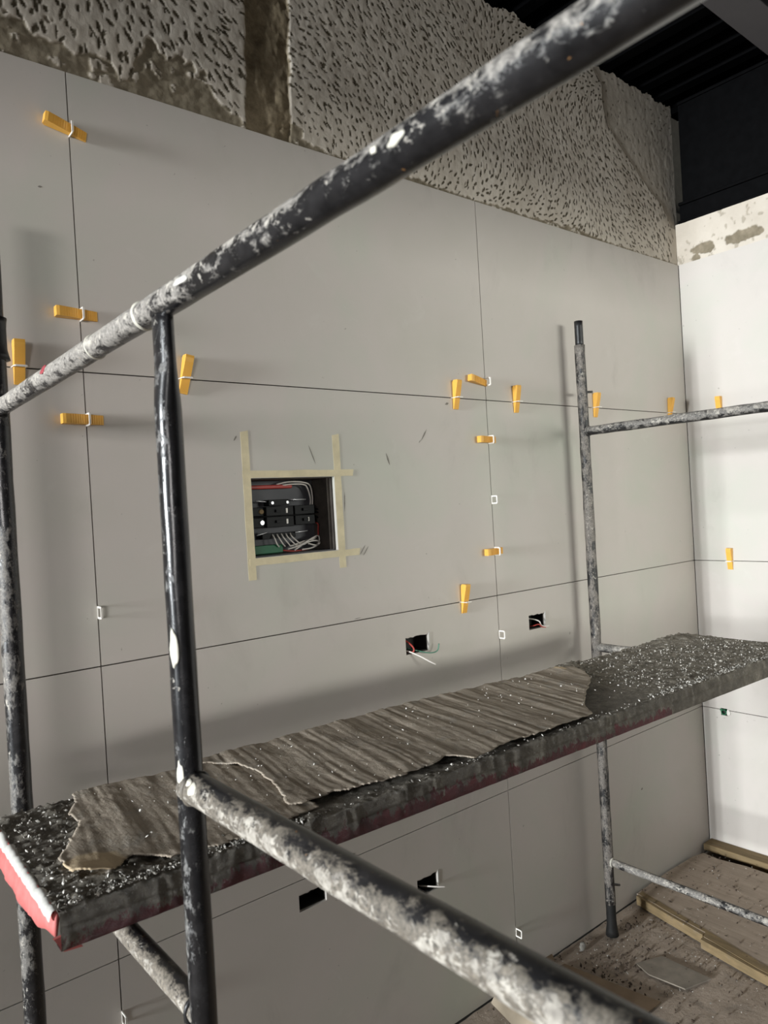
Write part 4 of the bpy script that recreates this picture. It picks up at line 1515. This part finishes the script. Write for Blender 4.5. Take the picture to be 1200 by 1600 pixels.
for k, (x, z, L, wd, a) in enumerate(((0.575, 0.600, 0.02, 0.003, 0.8), (0.60, 0.596, 0.02, 0.003, 0.2), (1.55, 1.02, 0.01, 0.002, 1.2), (0.66, 1.195, 0.02, 0.0010, 0.05))):
    smear(x, z, L, wd, a, 20 + k, M['chip'])

# ================================================================== things on the floor
def prism(name, poly, z0, z1, mat, parent=None, bottom_off=None):
    n = len(poly)
    V = [(x, y, z0) for x, y in poly] + [(x, y, z1) for x, y in poly]
    F = [tuple(reversed(range(n))), tuple(range(n, 2 * n))]
    for i in range(n):
        k = (i + 1) % n
        F.append((i, k, n + k, n + i))
    o = mesh_obj(name, V, F, mat, parent)
    bm = bmesh.new(); bm.from_mesh(o.data); bmesh.ops.recalc_face_normals(bm, faces=bm.faces); bm.to_mesh(o.data); bm.free()
    return o

# low wooden sheet by the corner
sh = empty('plywood_sheet', (2.0, -0.6, 0.0))
tag(sh, 'dusty sheet of board on the floor in the corner, worn yellowish edge', 'board')
lx = lambda P: [(x - 2.0, y + 0.6) for x, y in P]
sheet_top = [(1.838, -0.015), (1.800, -0.17), (1.775, -0.30), (1.752, -0.308), (1.715, -0.50), (1.67, -0.85), (1.62, -1.25), (2.27, -1.25), (2.285, -0.5), (2.292, -0.20), (2.275, -0.10), (2.285, -0.035), (2.23, -0.020), (2.05, -0.012)]
prism('panel', lx(sheet_top), 0.004, 0.034, M['board'], sh)
edge = [(1.835, -0.022), (1.797, -0.17), (1.772, -0.300), (1.759, -0.300), (1.787, -0.17), (1.822, -0.022)]
prism('edge_strip', lx(edge), 0.003, 0.0335, M['board_edge'], sh)
edge = [(1.7500, -0.306), (1.713, -0.50), (1.668, -0.85), (1.618, -1.25), (1.603, -1.25), (1.653, -0.85), (1.698, -0.50), (1.734, -0.306)]
prism('edge_strip', lx(edge), 0.003, 0.0325, M['board_edge'], sh)
# worn pale rim lying on the sheet along its edge
edge = [(1.862, -0.022), (1.815, -0.20), (1.79, -0.306), (1.740, -0.50), (1.70, -0.85), (1.65, -1.25), (1.612, -1.25), (1.662, -0.85), (1.708, -0.50), (1.752, -0.306), (1.778, -0.30), (1.800, -0.17), (1.838, -0.022)]
prism('worn_rim', lx(edge), 0.0335, 0.0350, M['board_edge'], sh)

bt = box('wooden_batten', 2.338, 2.4025, -1.6, -0.008, 0.020, 0.046, M['board_edge'], None, 0.002)
tag(bt, 'yellowish wooden batten along the foot of the bright right wall', 'batten')
for i, y in enumerate((-1.3, -0.75, -0.22)):
    o = box('spacer_block', 2.352, 2.40, y - 0.03, y + 0.03, 0.0, 0.0195, M['board_edge'], bt)

off = prism('tile_offcut', [(1.608, -0.243), (1.610, -0.402), (1.512, -0.372), (1.498, -0.262), (1.52, -0.205)], 0.001, 0.005, M['slate'])
tag(off, 'thin dark grey offcut lying on the floor beside the far post', 'tile piece')

# folded carton at the bottom edge
ct = empty('open_carton', (1.17, -0.16, 0.0))
tag(ct, 'brown carton with a pale upright flap on the floor by the wall', 'carton')
def quad_plate(name, P, th, mat, parent):
    P = [Vector(p) - Vector(parent.location) for p in P]
    nrm = (P[1] - P[0]).cross(P[2] - P[0]).normalized() * th
    V = P + [p + nrm for p in P]
    F = [(3, 2, 1, 0), (4, 5, 6, 7), (0, 1, 5, 4), (1, 2, 6, 5), (2, 3, 7, 6), (3, 0, 4, 7)]
    return mesh_obj(name, V, F, mat, parent)
quad_plate('flap', [(1.085, -0.030, 0.052), (1.055, -0.020, 0.008), (0.985, -0.30, 0.008), (1.035, -0.32, 0.072)], 0.003, M['carton'], ct)
quad_plate('bottom', [(1.095, -0.020, 0.010), (1.045, -0.34, 0.010), (1.40, -0.36, 0.010), (1.35, -0.06, 0.010)], 0.003, M['carton_b'], ct)
quad_plate('side', [(1.12, -0.018, 0.010), (1.34, -0.030, 0.010), (1.34, -0.018, 0.030), (1.13, -0.012, 0.034)], 0.003, M['carton_b'], ct)

# debris on the floor
rnd = random.Random(11)
p1, p2, p3 = [], [], []
for i in range(1500):
    x = rnd.uniform(1.0, 2.30)
    y = -abs(rnd.gauss(0, 0.35)) - 0.01
    if y < -1.2:
        continue
    z = 0.037 if (x > 1.80 - 0.15 * (-y)) else 0.001
    if z > 0.01 and rnd.random() < 0.65:
        continue
    s = rnd.uniform(0.0015, 0.0050)
    r = rnd.random()
    (p1 if r < 0.4 else p2 if r < 0.55 else p3).append(((x, y, z), s * (0.7 if r < 0.55 else 1.3)))
for i in range(90):
    p3.append(((1.45 + rnd.gauss(0, 0.09), -0.17 + rnd.gauss(0, 0.05), 0.002), rnd.uniform(0.003, 0.008)))
crumbs('floor_mortar_crumbs', p1, M['chip'], 'grey mortar crumbs scattered on the floor', 'debris', 3)
crumbs('floor_plaster_crumbs', p2, M['chip_white'], 'white plaster specks scattered on the floor', 'debris', 4)
crumbs('floor_dark_clods', p3, M['chip_dark'], 'dark brown clods scattered on the floor', 'debris', 5)

# bits picked out on the floor
def rubble(name, c, size, mat, label, seed, rot=(0, 0, 0)):
    bm = bmesh.new()
    bmesh.ops.create_icosphere(bm, subdivisions=2, radius=1)
    rd = random.Random(seed)
    for v in bm.verts:
        k = rd.uniform(0.78, 1.12)
        v.co = Vector((v.co.x * size[0], v.co.y * size[1], v.co.z * size[2])) * k
    me = bpy.data.meshes.new(name)
    bm.to_mesh(me)
    bm.free()
    me.materials.append(mat)
    o = bpy.data.objects.new(name, me)
    COL.objects.link(o)
    o.location = c
    o.rotation_euler = rot
    tag(o, label, 'rubble')
    return o
rubble('mortar_lump', (1.465, -0.045, 0.012), (0.014, 0.010, 0.014), M['chip'], 'pale mortar lump at the wall foot, left of the far post', 1)
rubble('mortar_lump', (1.668, -0.085, 0.012), (0.011, 0.011, 0.012), M['chip_dark'], 'small dark clod just right of the far post foot', 2)
